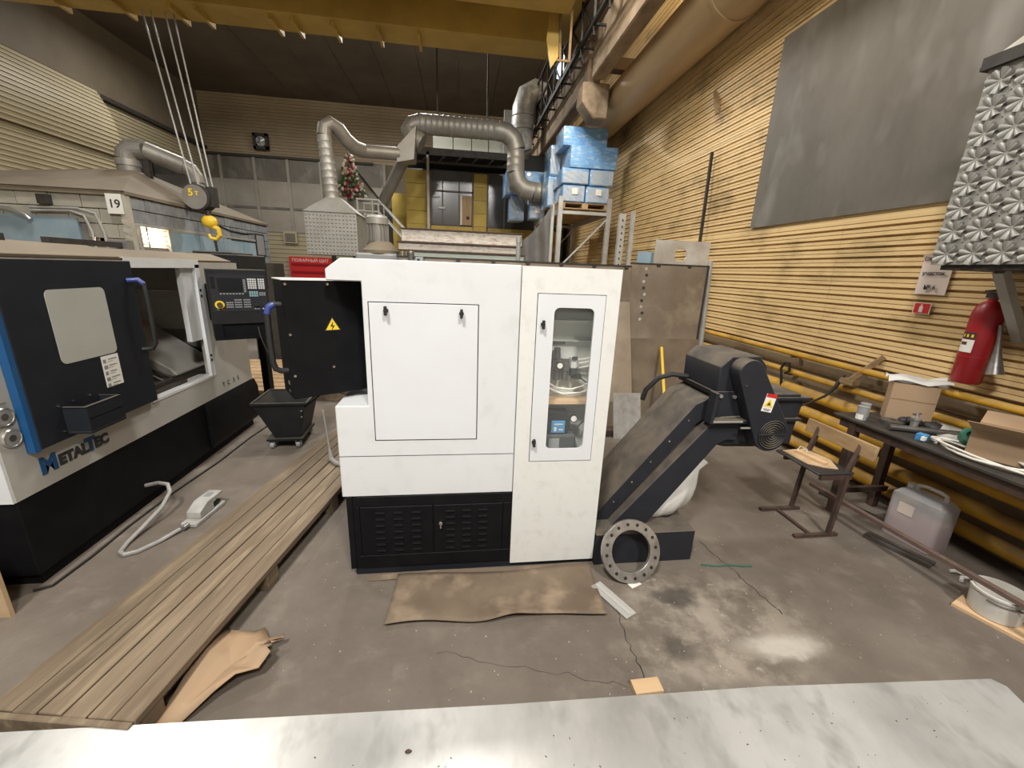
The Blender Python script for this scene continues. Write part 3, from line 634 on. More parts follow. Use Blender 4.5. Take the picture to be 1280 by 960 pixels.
# lettering
lz = .560; ux, uy = (0,1,0), (0,0,1)
lg = ob('maker_lettering', MB().text('M', .115, (XL+.001, 2.145, lz), ux, uy, bold=.007), 'blue', T)
ob('letters', MB().text('ETAL', .078, (XL+.001, 2.243, lz+.004), ux, uy, bold=.005), 'ink', lg)
ob('letter', MB().text('T', .105, (XL+.001, 2.408, lz+.003), ux, uy, bold=.006), 'blue', lg)
ob('letters', MB().text('EC', .078, (XL+.001, 2.465, lz+.006), ux, uy, bold=.005), 'ink', lg)
ob('model_lettering', MB().text('T', .058, (XL+.001, 3.80, .545), ux, uy).text('C', .058, (XL+.001, 3.875, .545), ux, uy).text('3', .058, (XL+.001, 3.97, .545), ux, uy).text('5', .058, (XL+.001, 4.05, .545), ux, uy), 'ink', T)
# control pendant
A2 = Vector((-1.985, 3.60, 0)); 
def pp(s, t, z): q = A2+dv*s-nv*t; return (q.x, q.y, z)
def pbox(s0, s1, z0, z1, t0, t1, mb=None): return (mb or MB()).hexa([pp(s,t,z) for z in (z0,z1) for (s,t) in ((s0,t0),(s1,t0),(s1,t1),(s0,t1))])
pd = ob('pendant', pbox(0, .415, 1.13, 1.575, 0, .16), 'black_dusty', T, bevel=.004)
ob('pendant_skirt', pbox(0, .415, 1.0, 1.13, .02, .16, pbox(0,.06,1.0,1.13,0,.02, pbox(.06,.415,1.0,1.02,0,.02))), 'black', pd)
ob('pendant_arm', MB().bar(pp(.1,.14,1.3), (XL-.05, 3.86, 1.3), .12, .3), 'black', T)
fc = ob('fascia', pbox(.012, .405, 1.235, 1.535, -.003, 0), 'charcoal', pd)
ob('screen', pbox(.065, .235, 1.395, 1.505, -.0045, -.003), 'screen', fc)
ob('soft_key_strip', pbox(.018, .048, 1.42, 1.515, -.0042, -.003), 'screen', fc)
def keys(s0, z0, ns, nz_, ds, dz, w_, h2, m_):
    mb = MB()
    for i in range(ns):
        for j in range(nz_): pbox(s0+i*ds, s0+i*ds+w_, z0-j*dz, z0-j*dz+h2, -.0065, -.003, mb)
    o = ob('key_block', mb, m_, fc); o['kind'] = 'stuff'; return o
keys(.272, 1.490, 4, 5, .0165, .0175, .0125, .0135, 'key'); keys(.347, 1.490, 3, 5, .0165, .0175, .0125, .0135, 'key')
keys(.240, 1.487, 1, 8, .014, .0135, .018, .008, 'plastic_grey'); keys(.072, 1.375, 8, 1, .0215, .02, .014, .009, 'plastic_grey')
keys(.276, 1.388, 4, 3, .0165, .0155, .0125, .011, 'key_teal'); keys(.347, 1.380, 3, 2, .0165, .0155, .0125, .011, 'plastic_grey')
keys(.105, 1.303, 4, 3, .013, .018, .010, .010, 'plastic_grey'); keys(.165, 1.325, 4, 4, .013, .0195, .010, .010, 'plastic_grey'); keys(.228, 1.325, 4, 4, .013, .0195, .010, .010, 'plastic_grey')
keys(.036, 1.247, 1, 1, .03, .02, .02, .010, 'green_tape'); keys(.068, 1.247, 1, 1, .03, .02, .02, .010, 'red'); keys(.30, 1.25, 3, 1, .014, .02, .010, .010, 'plastic_grey'); keys(.360, 1.25, 2, 1, .014, .02, .010, .010, 'key')
def pcyl(s, z, t0, t1, r, n=20): return MB().cyl(pp(s,t0,z), pp(s,t1,z), r, n=n)
es_ = ob('emergency_stop', pcyl(.060, 1.292, -.003, -.010, .033), 'label_yellow', fc)
ob('stop_button', pcyl(.060, 1.292, -.010, -.030, .020), 'rust', es_)
for s in (.315, .372): ob('rotary_knob', pcyl(s, 1.292, -.003, -.025, .017), 'rubber', fc)
ob('hanging_cable', MB().tube([pp(.31,.01,1.10), pp(.315,-.02,1.02), pp(.34,-.02,.92), pp(.37,-.01,.84)], .004, 8), 'rust', T)
# things on the canopy
ob('roof_rail', MB().box(XL-.25, XL-.21, 2.75, 3.35, 1.70, 1.735), 'dark_steel', T)
ob('roof_clamp', MB().box(XL-.30, XL-.18, 3.28, 3.34, 1.69, 1.75), 'zinc', T)
ob('roof_bracket', MB().box(XL-.20, XL-.17, 2.40, 2.47, 1.70, 1.735), 'dark_steel', T)
ob('hydraulic_unit', MB().box(XL-.45, XL+.02, 4.34, 4.9, 1.35, 1.70).box(XL-.40, XL-.05, 4.36, 4.8, 1.70, 1.72), 'black_dusty', T, bevel=.01)
ob('unit_leg', MB().box(XL-.40, XL-.30, 4.4, 4.5, 0, 1.35).box(XL-.1, XL-.03, 4.75, 4.85, 0, 1.35), 'black', T)
# ------------------------------------------------------------------ wooden platform between the lathes
PB = Vector((-1.0865, 1.165, 0)); pa = Vector((.1705, 1, 0)).normalized(); pn = Vector((-pa.y, pa.x, 0))
rz = math.atan2(pa.y, pa.x)-PI/2
PT = thing('wooden_platform', 'long low platform of six worn planks between the two lathes', 'platform', (PB.x, PB.y, 0), rz)
wds = [.088, .088, .088, .088, .088, .10]; ofs = 0
for i, wv in enumerate(wds):
    x1 = -ofs; x0 = x1-wv+.006; ofs += wv; e0 = random.uniform(-.003, .003)
    ln = 2.95 if i < 5 else 2.85
    mb = MB(); 
    for k in range(8):
        y0 = e0+(ln-e0)*k/8; y1 = e0+(ln-e0)*(k+1)/8; dz = .002*math.sin(k*1.3+i)
        mb.box(x0, x1, y0, y1, .10, .130)
    ob('plank', MB().box(x0, x1, e0, ln, .10, .130+random.uniform(-.002,.002)), 'wood_floor', PT, bevel=.003, local=True)
ob('end_board', MB().box(-.535, -.004, -.022, -.001, .03, .128), 'wood_floor', PT, local=True, bevel=.003)
for k in range(5):
    y = .02+k*.70
    ob('bearer', MB().box(-.535, .0-.004, y, y+.09, 0, .0995), 'wood_floor', PT, local=True, bevel=.004)
# second pallet further back, stacked higher
PT2 = thing('pallet_stack', 'stack of weathered pallets at the far end of the platform', 'pallet', (-1.05, 4.95, 0), rz)
for lv in range(3):
    z = .02+lv*.14
    for k in range(4): ob('board', MB().box(-.72+k*.20, -.72+k*.20+.17, 0, 1.1, z+.10, z+.125), 'wood_floor', PT2, local=True, bevel=.003)
    for k in range(3): ob('bearer', MB().box(-.74, .08, .02+k*.5, .10+k*.5, z, z+.10) if lv else MB().box(-.74,.08,.02+k*.5,.10+k*.5,0,.12), 'wood_floor', PT2, local=True, bevel=.003)
# planks stacked on the far floor, lit
PL = thing('timber_stack', 'low stack of pale planks on the floor past the left lathe', 'timber', (-3.2, 6.0, 0))
for lv in range(2):
    for k in range(9): ob('plank', MB().box(-4.6, -1.9, 5.15+k*.20, 5.15+k*.20+.17, .06*lv+.0, .06*lv+.05), 'wood', PL, bevel=.004)
# chip bin on castors
B = thing('chip_bin', 'black tapered chip bin on castors beside the platform', 'bin', (-1.58, 3.85, 0), .06)
def frust(z0, z1, a0, a1, b0, b1, c0, c1, d0, d1): return [(a0,b0,z0),(a1,b0,z0),(a1,b1,z0),(a0,b1,z0),(c0,d0,z1),(c1,d0,z1),(c1,d1,z1),(c0,d1,z1)]
P8 = frust(.10, .43, -.09, .13, -.17, .17, -.235, .205, -.20, .24); I8 = frust(.115, .43, -.08, .12, -.16, .16, -.225, .195, -.19, .23)
mb = MB().add(P8+I8, [(0,3,2,1),(0,1,5,4),(1,2,6,5),(2,3,7,6),(3,0,4,7),(8,9,10,11),(8,12,13,9),(9,13,14,10),(10,14,15,11),(11,15,12,8),(4,5,13,12),(5,6,14,13),(6,7,15,14),(7,4,12,15)])
ob('tub', mb, 'black_dusty', B, local=True)
ob('rim', MB().bar((-.245,-.205,.432),(.215,-.205,.432), .02,.02).bar((-.245,.245,.432),(.215,.245,.432), .02,.02).bar((-.24,-.205,.432),(-.24,.245,.432), .02,.02).bar((.21,-.205,.432),(.21,.245,.432), .02,.02), 'black_dusty', B, local=True)
ob('chassis', MB().box(-.155, .15, -.20, .20, .075, .10), 'black_dusty', B, local=True, bevel=.003)
for (x, y) in ((-.115,-.17),(.105,-.17),(-.115,.17),(.105,.17)):
    cst = ob('castor', MB().cyl((x-.016,y,.03),(x+.016,y,.03), .030, n=18), 'plastic_grey', B, local=True)
    ob('castor_fork', MB().box(x-.024,x-.018,y-.015,y+.015,.03,.075).box(x+.018,x+.024,y-.015,y+.015,.03,.075).cyl((x-.026,y,.03),(x+.026,y,.03), .008, n=8), 'zinc', cst, local=True)
hd = ob('push_handle', MB().bar((.19,-.20,.40),(.33,-.05,.50), .014,.014).bar((.19,.20,.40),(.33,.24,.50), .014,.014).bar((.33,-.05,.5),(.33,.24,.5), .014,.014), 'black', B, local=True)
ob('bolt', MB().cyl((.17,-.212,.37),(.17,-.222,.37), .008, n=8).cyl((.165,-.205,.31),(.165,-.215,.31), .008, n=8), 'chrome', B, local=True)
# coolant wash hose with nozzle lying by the lathe
single('coolant_hose', MB().tube([(-1.10,3.30,.50),(-1.06,3.22,.36),(-1.03,3.16,.22),(-1.0,3.10,.15),(-.95,3.04,.145),(-.88,3.0,.145),(-.78,3.0,.148),(-.70,3.05,.15),(-.64,3.1,.20),(-.60,3.12,.30)], [.006,.006,.008,.02,.019,.015,.015,.015,.015,.015], 10), 'cable_grey', 'clear ribbed hose running off the platform edge by the white lathe', 'hose', (-.9, 3.05, .14))
# foot pedal and its grey hose
F = thing('foot_pedal', 'pale grey foot pedal switch on the floor beside the platform', 'pedal', (-1.68, 2.62, 0), rz+.05)
ob('pedal_base', MB().box(-.05, .05, -.15, .13, 0, .03), 'pedal', F, local=True, bevel=.006)
ob('pedal_cover', MB().prism([(-.10,.03),(-.10,.075),(-.02,.115),(.12,.115),(.13,.095),(.03,.07),(.03,.03)], 'x', -.045, .045), 'pedal', F, local=True, bevel=.005)
ob('treadle', MB().box(-.038, .038, .0, .10, .04, .06), 'rubber', F, local=True)
ob('pedal_plate', MB().box(-.02, .02, .03, .08, .115, .117), 'grey_print', F, local=True)
ob('cable_gland', MB().cyl((-.0,-.15,.025),(-.0,-.19,.025), .014, n=12), 'zinc', F, local=True)
single('pedal_hose', MB().tube([(-1.72,2.43,.02),(-1.77,2.33,.012),(-1.83,2.24,.012),(-1.88,2.215,.012),(-1.92,2.24,.012),(-1.94,2.32,.015),(-1.93,2.44,.04),(-1.905,2.58,.09),(-1.91,2.68,.14),(-1.95,2.73,.17),(-2.01,2.735,.18),(-2.08,2.72,.17)], .0125, 10), 'cable_grey', 'grey ribbed hose curling from the black lathe base to the pedal', 'hose', (-1.85, 2.3, 0))
single('floor_cable', MB().tube([(-2.12,1.97,.008),(-2.06,2.0,.008),(-2.05,2.22,.008),(-2.06,2.5,.008),(-2.05,2.9,.008),(-2.0,3.4,.010),(-1.99,3.9,.010),(-1.95,4.35,.010),(-1.80,4.9,.010)], .007, 8), 'cable_black', 'thin black cable along the foot of the dark-doored lathe', 'cable', (-2.0, 3, 0))
# ------------------------------------------------------------------ things along the right wall
for i, (z, r, lab) in enumerate(((.965, .028, 'thin yellow pipe, topmost of the pipes along the right wall'), (.785, .027, 'thin yellow pipe second from the top along the right wall'),
     (.625, .052, 'thick yellow pipe just below the two thin ones on the right wall'), (.455, .050, 'thick yellow pipe at bench-leg middle height along the right wall'),
     (.285, .052, 'thick yellow pipe second from the floor along the right wall'), (.125, .050, 'lowest yellow pipe near the floor along the right wall'))):
    P_ = thing('wall_pipe', lab, 'pipe', (3.31, 3, 0), group='yellow pipes along the right wall')
    ob('pipe', MB().cyl((3.31, -3, z), (3.31, 17.8, z), r, n=16), 'yellow_pipe', P_)
    for y in (1.2, 3.6, 6.2, 9.0, 12.0): ob('pipe_bracket', MB().box(3.30, 3.43, y-.02, y+.02, z-r-.012, z-r+.004), 'rust', P_)
single('flashing_strip', MB().box(3.40, 3.428, -3, 17.8, .82, .93), 'wall_low', 'dirty grey strip on the right wall between the two thin pipes', 'wall strip', (3.4, 3, .7))
single('pipe_clamp_bracket', MB().bar((3.385, 2.80, 1.10), (3.25, 2.92, .86), .035, .035).box(3.23,3.30,2.86,2.98,.84,.88), 'wood_old', 'yellow-brown bracket sticking out of the wall above the bench', 'bracket', (3.38, 2.85, .85))
single('wall_peg', MB().bar((3.39, 5.90, 4.06), (3.30, 5.62, 3.72), .05, .04).cyl((3.3,5.62,3.70),(3.3,5.62,3.76), .03, n=8), 'wood_old', 'short brown peg on the corrugated wall left of the grey sheet', 'bracket', (3.38, 5.75, 3.7))
# grey steel sheets screwed over the cladding
single('wall_sheet', MB().box(3.362, 3.372, 2.02, 4.67, 2.232, 4.10), 'sheet_grey', 'large grey smudged steel sheet on the corrugated right wall', 'sheet', (3.37, 3.3, 2.232))
single('wall_sheet', MB().box(3.362, 3.372, -1.0, 2.01, 2.232, 4.10), 'sheet_grey', 'grey steel sheet at the frame edge behind the flower-punched hood', 'sheet', (3.37, .5, 2.232))
# round air duct high on the wall
D = thing('air_duct', 'large round tan air duct running high along the right wall', 'duct', (3.0, 7, 4.4))
ob('duct_tube', MB().cyl((2.99, -2, 4.73), (2.99, 17.5, 4.73), .33, n=40), 'pipe_duct', D)
for y in (5.05, 9.2, 13.5): ob('duct_collar', MB().cyl((2.99, y, 4.73), (2.99, y+.05, 4.73), .345, n=40), 'pipe_duct', D)
for y in (1.5, 9.9, 13.8): ob('duct_hanger', MB().box(3.15, 3.36, y, y+.03, 4.95, 4.98), 'dark_steel', D)
# fume hood clad in flower-punched sheet
H = thing('fume_hood', 'wall hood clad in flower-punched galvanised sheet above the fire extinguisher', 'hood', (3.15, 1.6, 1.775))
HX = 2.9
ob('hood_body', MB().box(HX, 3.36, .55, 2.285, 1.785, 2.815), 'punched', H)
ob('hood_bottom', MB().box(HX+.02, 3.36, .55, 2.24, 1.755, 1.785), 'dark_steel', H)
ob('hood_rail', MB().box(HX-.03, 3.36, .55, 2.31, 2.815, 2.835).box(HX-.025, HX-.01, .55, 2.31, 2.835, 2.88), 'dark_steel', H)
ob('hood_top', MB().hexa([(HX-.02,.55,2.85),(3.36,.55,2.85),(3.36,2.30,2.85),(HX-.02,2.30,2.85),(3.15,.9,3.25),(3.36,.9,3.25),(3.36,1.9,3.25),(3.15,1.9,3.25)]), 'plate_pale', H)
for y in (2.03, .8): ob('strut', MB().bar((3.05, y, 1.755), (3.36, y, 1.36), .05, .05), 'rack_grey', H)
fl = MB()
for k in range(8):
    g = 2*PI*k/8+.2; d = Vector((0, math.cos(g), math.sin(g))); n = Vector((0, -math.sin(g), math.cos(g))); X = Vector((-1,0,0))
    # raised scoop: narrow at the centre, open lip at the outside
    a0 = d*.010; rows_ = []
    for (rad, wdt, hgt) in ((.010,.003,.001),(.028,.0115,.010),(.048,.0185,.017),(.061,.0185,.020)):
        rows_.append([d*rad-n*wdt, d*rad-n*wdt*.6+X*hgt*.8, d*rad+X*hgt, d*rad+n*wdt*.6+X*hgt*.8, d*rad+n*wdt])
    vsx = [p for r_ in rows_ for p in r_]
    fl.add(vsx, [(i*5+j, i*5+j+1, (i+1)*5+j+1, (i+1)*5+j) for i in range(3) for j in range(4)])
fl_me = None
for i in range(12):
    for j in range(8):
        y, z = 2.215-i*.132, 1.845+j*.128
        if fl_me is None: o = ob('punched_flower', MB().add(fl.v, fl.f), 'punched', H, local=True, recalc=False, smooth=.8); fl_me = o.data
        else: o = ob('punched_flower', fl_me, None, H)
        o.location = Vector((HX-.0005, y, z))-Vector((3.15, 1.6, 1.775))
for i in range(11):
    for j in range(7): 
        if i < 6: ob('rivet', MB().cyl((HX, 2.15-i*.132, 1.909+j*.128), (HX-.002, 2.15-i*.132, 1.909+j*.128), .0035, n=6), 'dark_steel', H)
# paper sign and extinguisher sign
S = thing('paper_sign', 'white paper notice with black lettering on the corrugated right wall', 'sign', (3.37, 2.6, 1.6))
ob('sheet', MB().grid(lambda u, v: Vector((3.368-.012*math.sin(u*PI)*v-.02*(v > .95), 2.705-.20*u, 1.60+.28*v)), 8, 8), 'paper_pink', S)
def wtext(body, size, y, z): return MB().text(body, size, (3.354, y, z), (0,-1,0), (0,0,1), 'CENTER', .0008, .0008)
ob('lettering', wtext('Св', .04, 2.665, 1.835), 'ink', S); ob('lettering', wtext('участок', .038, 2.605, 1.735), 'ink', S); ob('lettering', wtext('№ 6', .042, 2.605, 1.635), 'ink', S)
S = thing('extinguisher_sign', 'small red sign with a white extinguisher symbol on the right wall', 'sign', (3.37, 2.62, 1.46))
ob('plate', MB().box(3.366, 3.370, 2.565, 2.68, 1.46, 1.54), 'paper_pink', S); ob('field', MB().box(3.364, 3.3662, 2.572, 2.673, 1.465, 1.535), 'red_sign', S)
ob('symbol', MB().prism([(2.612,1.472),(2.637,1.472),(2.637,1.508),(2.629,1.52),(2.629,1.528),(2.620,1.528),(2.620,1.52),(2.612,1.508)], 'x', 3.362, 3.3642), 'paper', S)
E_ = thing('fire_extinguisher', 'red fire extinguisher with grey horn hanging on the right wall', 'extinguisher', (3.28, 2.17, 1.06))
ex, ey = 3.285, 2.175
cyl_ = ob('cylinder', MB().lathe([(.066,0),(.074,.012),(.074,.44),(.066,.48),(.045,.51),(.022,.525),(.022,.54)], (ex, ey, 1.06), 28), 'red', E_)
ob('band', MB().lathe([(.0755,.165),(.0765,.172),(.0755,.179)], (ex, ey, 1.06), 28), 'red', E_)
def patch(z0, z1, a0, a1, r, m_, nm, par):
    ob(nm, MB().grid(lambda u, v: Vector((ex+r*math.cos(a0+(a1-a0)*u), ey+r*math.sin(a0+(a1-a0)*u), z0+(z1-z0)*v)), 8, 1), m_, par)
patch(1.26, 1.34, PI-.75, PI+.35, .0752, 'paper', 'label', cyl_); patch(1.345, 1.385, PI-.75, PI+.35, .0752, 'ink', 'label', cyl_)
for k in range(3): patch(1.355, 1.373, PI-.6+k*.33, PI-.45+k*.33, .0758, 'label_yellow', 'pictogram', cyl_)
patch(1.305, 1.325, PI-.6, PI-.1, .0758, 'rust', 'label_print', cyl_)
ob('valve', MB().box(ex-.02, ex+.02, ey-.03, ey+.03, 1.60, 1.635).bar((ex,ey-.06,1.655),(ex,ey+.05,1.64), .02,.012), 'dark_steel', E_)
ob('horn', MB().lathe([(.044,0),(.042,.004),(.020,.13),(.012,.20),(.010,.30)], (3.26, 2.03, 1.15), 20, (.02, .18, 1)), 'steel', E_)
ob('wall_hook', MB().box(3.34, 3.42, ey-.02, ey+.02, 1.50, 1.58), 'dark_steel', E_)
# ------------------------------------------------------------------ bench
W_ = thing('work_bench', 'long dark steel work bench along the right wall', 'bench', (3.0, 1.2, 0))
ob('bench_top', MB().box(2.735, 3.235, -1.0, 2.50, .722, .74), 'dark_steel', W_, bevel=.002)
ob('apron', MB().box(2.76, 2.775, -1.0, 2.46, .66, .722), 'rust', W_)
for (x, y) in ((2.78,2.36),(3.19,2.42),(2.78,.2),(3.19,.2)): ob('leg', MB().box(x-.025, x+.025, y-.025, y+.025, 0, .722), 'rust', W_)
ob('stretcher', MB().box(2.77, 3.2, 2.35, 2.38, .16, .20), 'rust', W_)
zb = .74
def can(x, y, r, h, lab, lblz):
    c_ = thing('oil_can', lab, 'can', (x, y, zb)); ob('body', MB().lathe([(r,0),(r,h*.93),(r*1.04,h*.94),(r*1.04,h),(r*.9,h)], (x,y,zb), 22), 'plastic_grey', c_)
    ob('label', MB().grid(lambda u, v: Vector((x+r*1.01*math.cos(2.6+u*1.6), y+r*1.01*math.sin(2.6+u*1.6), zb+lblz+.035*v)), 8, 1), 'paper', c_)
can(2.80, 2.355, .031, .095, 'grey can with white label on the bench, nearer the bench edge', .005); can(2.885, 2.415, .030, .095, 'grey can behind the labelled can at the bench end', .045)
single('machined_disc', MB().lathe([(.018,0),(.066,0),(.066,.03),(.05,.034),(.018,.034),(.018,0)], (2.93,2.25,zb), 30), 'steel', 'dark turned steel disc lying on the bench before the carton', 'disc', (2.93,2.25,zb), bevel=0)
V = thing('spindle_tool', 'upright bright spindle tool standing on the bench', 'tool', (2.95, 2.135, zb))
ob('body', MB().lathe([(.026,0),(.026,.012),(.020,.016),(.020,.075),(.027,.078),(.027,.092),(.012,.10),(.008,.125),(0,.13)], (2.95,2.135,zb), 20), 'steel_bright', V)
ob('lever', MB().bar((2.92,2.135,zb+.115),(2.985,2.14,zb+.115), .008,.008), 'steel', V)
single('work_gloves', MB().blob((3.03,2.20,zb+.035), .05,.05,.036, jit=.12).blob((3.09,2.13,zb+.03), .055,.05,.031, jit=.12).blob((2.99,2.235,zb+.03), .03,.03,.03, jit=.1), 'rubber', 'crumpled black gloves lying on the bench beside the carton', 'gloves', (3.03,2.2,zb), smooth=1.2)
single('tube_rod', MB().tube([(2.79,2.155,zb+.022),(2.95,2.09,zb+.022),(3.17,2.0,zb+.022)], .021, 14), 'steel', 'long dark tube lying across the bench', 'tube', (2.95,2.09,zb))
t_ = thing('tape_box', 'small blue and white box on the bench edge', 'box', (2.83, 1.985, zb)); ob('carton', MB().obox((2.83,1.985,zb+.021),(1,.3,0),(-.3,1,0),(0,0,1), .024,.024,.021), 'pump_blue', t_, bevel=.002); ob('print', MB().obox((2.812,1.962,zb+.022),(1,.3,0),(-.3,1,0),(0,0,1), .018,.008,.012), 'paper', t_)
single('hose_clip', MB().obox((2.875,1.94,zb+.022),(1,-.2,0),(.2,1,0),(0,0,1), .022,.012,.006).obox((2.87,1.94,zb+.009),(1,-.2,0),(.2,1,0),(0,0,1), .006,.008,.0085), 'paper', 'small white T-shaped clip on the bench by the blue box', 'clip', (2.875,1.94,zb))
single('green_tape_roll', MB().lathe([(.05,-.018),(.075,-.018),(.075,.018),(.05,.018),(.05,-.018)], (3.03,1.86,zb+.055), 30, (-.25,-.45,.86)), 'green_tape', 'green roll of tape leaning on cables on the bench', 'tape', (3.03,1.86,zb))
pth = []
for k in range(60):
    a = k/60*2*PI*2.6; r = .15+.045*math.sin(k*.31)+.0009*k; pth.append((2.90+r*.60*math.cos(a+2.4)+.001*(k % 17), 1.70+r*1.2*math.sin(a+2.4), zb+.008+.016*math.sin(k*.37)**2+.0004*k))
single('cable_coil', MB().tube(pth, .0065, 8), 'cable_white', 'loose coil of white cable on the bench', 'cable', (2.93,1.66,zb))
single('rag', MB().grid(lambda u, v: Vector((3.02+.20*u, 2.10-.24*v+.05*u, zb+.004+.028*math.sin(u*PI)*abs(math.sin(v*5+2*u))+.03*u)), 16, 16), 'pedal', 'crumpled grey-green rag on the bench behind the tube', 'rag', (3.1,2.0,zb), smooth=1.2)
def carton(name, P0, e1, e2, h, lab, m_='cardboard', open_=True):
    P0 = Vector((*P0, zb)); e1 = Vector((*e1, 0)); e2 = Vector((*e2, 0)); up_ = Vector((0,0,h)); c0 = P0+(e1+e2)/2
    C_ = thing(name, lab, 'box', (c0.x, c0.y, zb)); tk = .005; n1 = e1.normalized(); n2 = e2.normalized()
    mb = MB()
    def slab(a, d1, d2, hh): mb.hexa([a, a+d1, a+d1+d2, a+d2, a+hh, a+d1+hh, a+d1+d2+hh, a+d2+hh])
    slab(P0, e1, n2*tk, up_); slab(P0+e2-n2*tk, e1, n2*tk, up_); slab(P0+n2*tk, n1*tk, e2-n2*2*tk, up_); slab(P0+e1-n1*tk+n2*tk, n1*tk, e2-n2*2*tk, up_); slab(P0+n1*tk+n2*tk, e1-n1*2*tk, e2-n2*2*tk, Vector((0,0,tk)))
    ob('walls', mb, m_, C_)
    return C_, P0, e1, e2, up_
C_, P0, e1, e2, u_ = carton('cardboard_box', (2.975,2.345), (.175,-.155), (.10,.115), .27, 'cardboard box topped with crumpled plastic film on the bench')
ob('tape_seam', MB().hexa([P0+e1*a-Vector((.0008,.0008,0))+u_*z for z in (.58,.60) for a in (0.02,.98)]+[P0+e1*a+u_*z for z in (.58,.60) for a in (.02,.98)]) if False else MB().bar(P0+u_*.6+e1*.01-Vector((.001,.001,0)), P0+u_*.6+e1*.99-Vector((.001,.001,0)), .002, .006), 'wood_old', C_)
fo = MB().grid(lambda u, v: P0+u_+e1*(-.15+1.35*u)+e2*(-.1+1.25*v)+Vector((0,0,.006+.035*abs(math.sin(5*u+3*v))*(.4+abs(u-.5))+.02*math.sin(9*v))), 14, 10)
ob('plastic_film', fo, 'film', C_, smooth=1.2)
C_, P0, e1, e2, u_ = carton('cardboard_box', (2.88,1.80), (.18,-.36), (.20,.10), .15, 'open cardboard box with torn flap at the right end of the bench')
ob('flap', MB().hexa([P0+u_, P0+u_+e1, P0+u_+e1+Vector((0,0,.004)), P0+u_+Vector((0,0,.004)), P0+u_+Vector((-.10,-.03,.06)), P0+u_+e1+Vector((-.10,-.03,.06)), P0+u_+e1+Vector((-.10,-.03,.064)), P0+u_+Vector((-.10,-.03,.064))]), 'cardboard', C_)
ob('flap', MB().hexa([P0+e2+u_, P0+u_+e1+e2, P0+u_+e1+e2+Vector((0,0,.004)), P0+u_+e2+Vector((0,0,.004)), P0+u_+e2+Vector((.07,.03,.06)), P0+u_+e1+e2+Vector((.07,.03,.06)), P0+u_+e1+e2+Vector((.07,.03,.064)), P0+u_+e2+Vector((.07,.03,.064))]), 'cardboard', C_)
# cables tied to the pipes
single('welding_cable', MB().tube([(2.03,2.30,.84),(2.20,2.40,.79),(2.5,2.6,.74),(2.8,2.78,.72),(3.05,2.9,.74),(3.2,2.97,.80),(3.26,3.0,.86),(3.28,2.99,.90)], [.008]*4+[.010,.016,.016,.012], 10), 'cable_black', 'black cable with metal clamp strung from the conveyor to the wall pipe', 'cable', (2.6,2.6,.72))
single('cable_loop', MB().tube([(3.27,3.62,.62),(3.262,3.63,.70),(3.262,3.66,.80),(3.262,3.63,.86),(3.262,3.57,.87),(3.262,3.55,.80),(3.262,3.6,.76)], .012, 8), 'cable_black', 'dark cable loop tied to the second wall pipe', 'cable', (3.26,3.6,.62))
# ------------------------------------------------------------------ chair
CH = thing('school_chair', 'low wooden-backed steel chair standing before the bench', 'chair', (2.45, 2.27, 0))
ob('seat', MB().box(2.33, 2.60, 2.12, 2.50, .435, .452), 'leather', CH, bevel=.006)
for y in (2.09, 2.41):
    ob('leg', MB().bar((2.485, y, .02), (2.535, y+.02, .435), .024, .024), 'rust', CH)
    ob('foot', MB().box(2.23, 2.55, y-.014, y+.012, 0, .022), 'rust', CH)
    ob('back_post', MB().bar((2.56, y+.05, .44), (2.63, y+.06, .66), .022, .03), 'rust', CH)
ob('seat_rail', MB().box(2.35, 2.58, 2.115, 2.135, .405, .435).box(2.35,2.58,2.42,2.44,.405,.435), 'rust', CH)
ob('cross_bar', MB().box(2.35, 2.372, 2.10, 2.40, 0, .018), 'rust', CH)
ob('back_board', MB().prism([(2.60,.572),(2.622,.572),(2.632,.668),(2.61,.668)], 'y', 2.04, 2.57), 'wood_old', CH, bevel=.003)
bq = thing('plywood_offcuts', 'pale plywood offcuts and a batten lying on the chair seat', 'offcut', (2.45, 2.33, .452))
ob('sheet', MB().prism([(2.36,2.47),(2.56,2.49),(2.59,2.30),(2.52,2.17),(2.44,2.20),(2.37,2.26)], 'z', .452, .458), 'ply', bq)
ob('batten', MB().obox((2.46,2.33,.468),(.15,-1,0),(1,.15,0),(0,0,1), .11,.018,.010), 'wood_new', bq, bevel=.002)
ob('wire', MB().tube([(2.47,2.46,.462),(2.50,2.47,.485),(2.52,2.43,.48),(2.50,2.41,.463)], .003, 6), 'cable_white', bq)
# jerry can with pink coolant
J = thing('jerry_can', 'translucent plastic jerry can half full of pink coolant under the bench', 'canister', (3.04, 2.0, 0), .12)
def rbox(x0,x1,y0,y1,z0,z1,r): return MB().prism(rrect(x0,x1,y0,y1,r,5), 'z', z0, z1)
ob('liquid', rbox(-.0925,.0925,-.1425,.1425,.006,.20,.038), 'coolant', J, local=True)
jb = rbox(-.095,.095,-.145,.145,0,.31,.04)
jb.hexa([(-.085,-.135,.31),(.085,-.135,.31),(.085,.135,.31),(-.085,.135,.31),(-.06,-.11,.345),(.06,-.11,.345),(.06,.11,.345),(-.06,.11,.345)])
ob('body', jb, 'can_plastic', J, local=True, bevel=.008, seg=2)
ob('handle', MB().tube([(.02,-.09,.34),(.02,-.085,.375),(.02,-.05,.385),(.02,.03,.385),(.02,.065,.375),(.02,.07,.34)], .012, 10), 'can_plastic', J, local=True)
ob('cap', MB().cyl((.02,.10,.34),(.02,.10,.372), .024, n=18), 'plastic_white', J, local=True)
ob('label', MB().box(-.0985,-.096, -.01,.075, .19,.265), 'paper_pink', J, local=True)
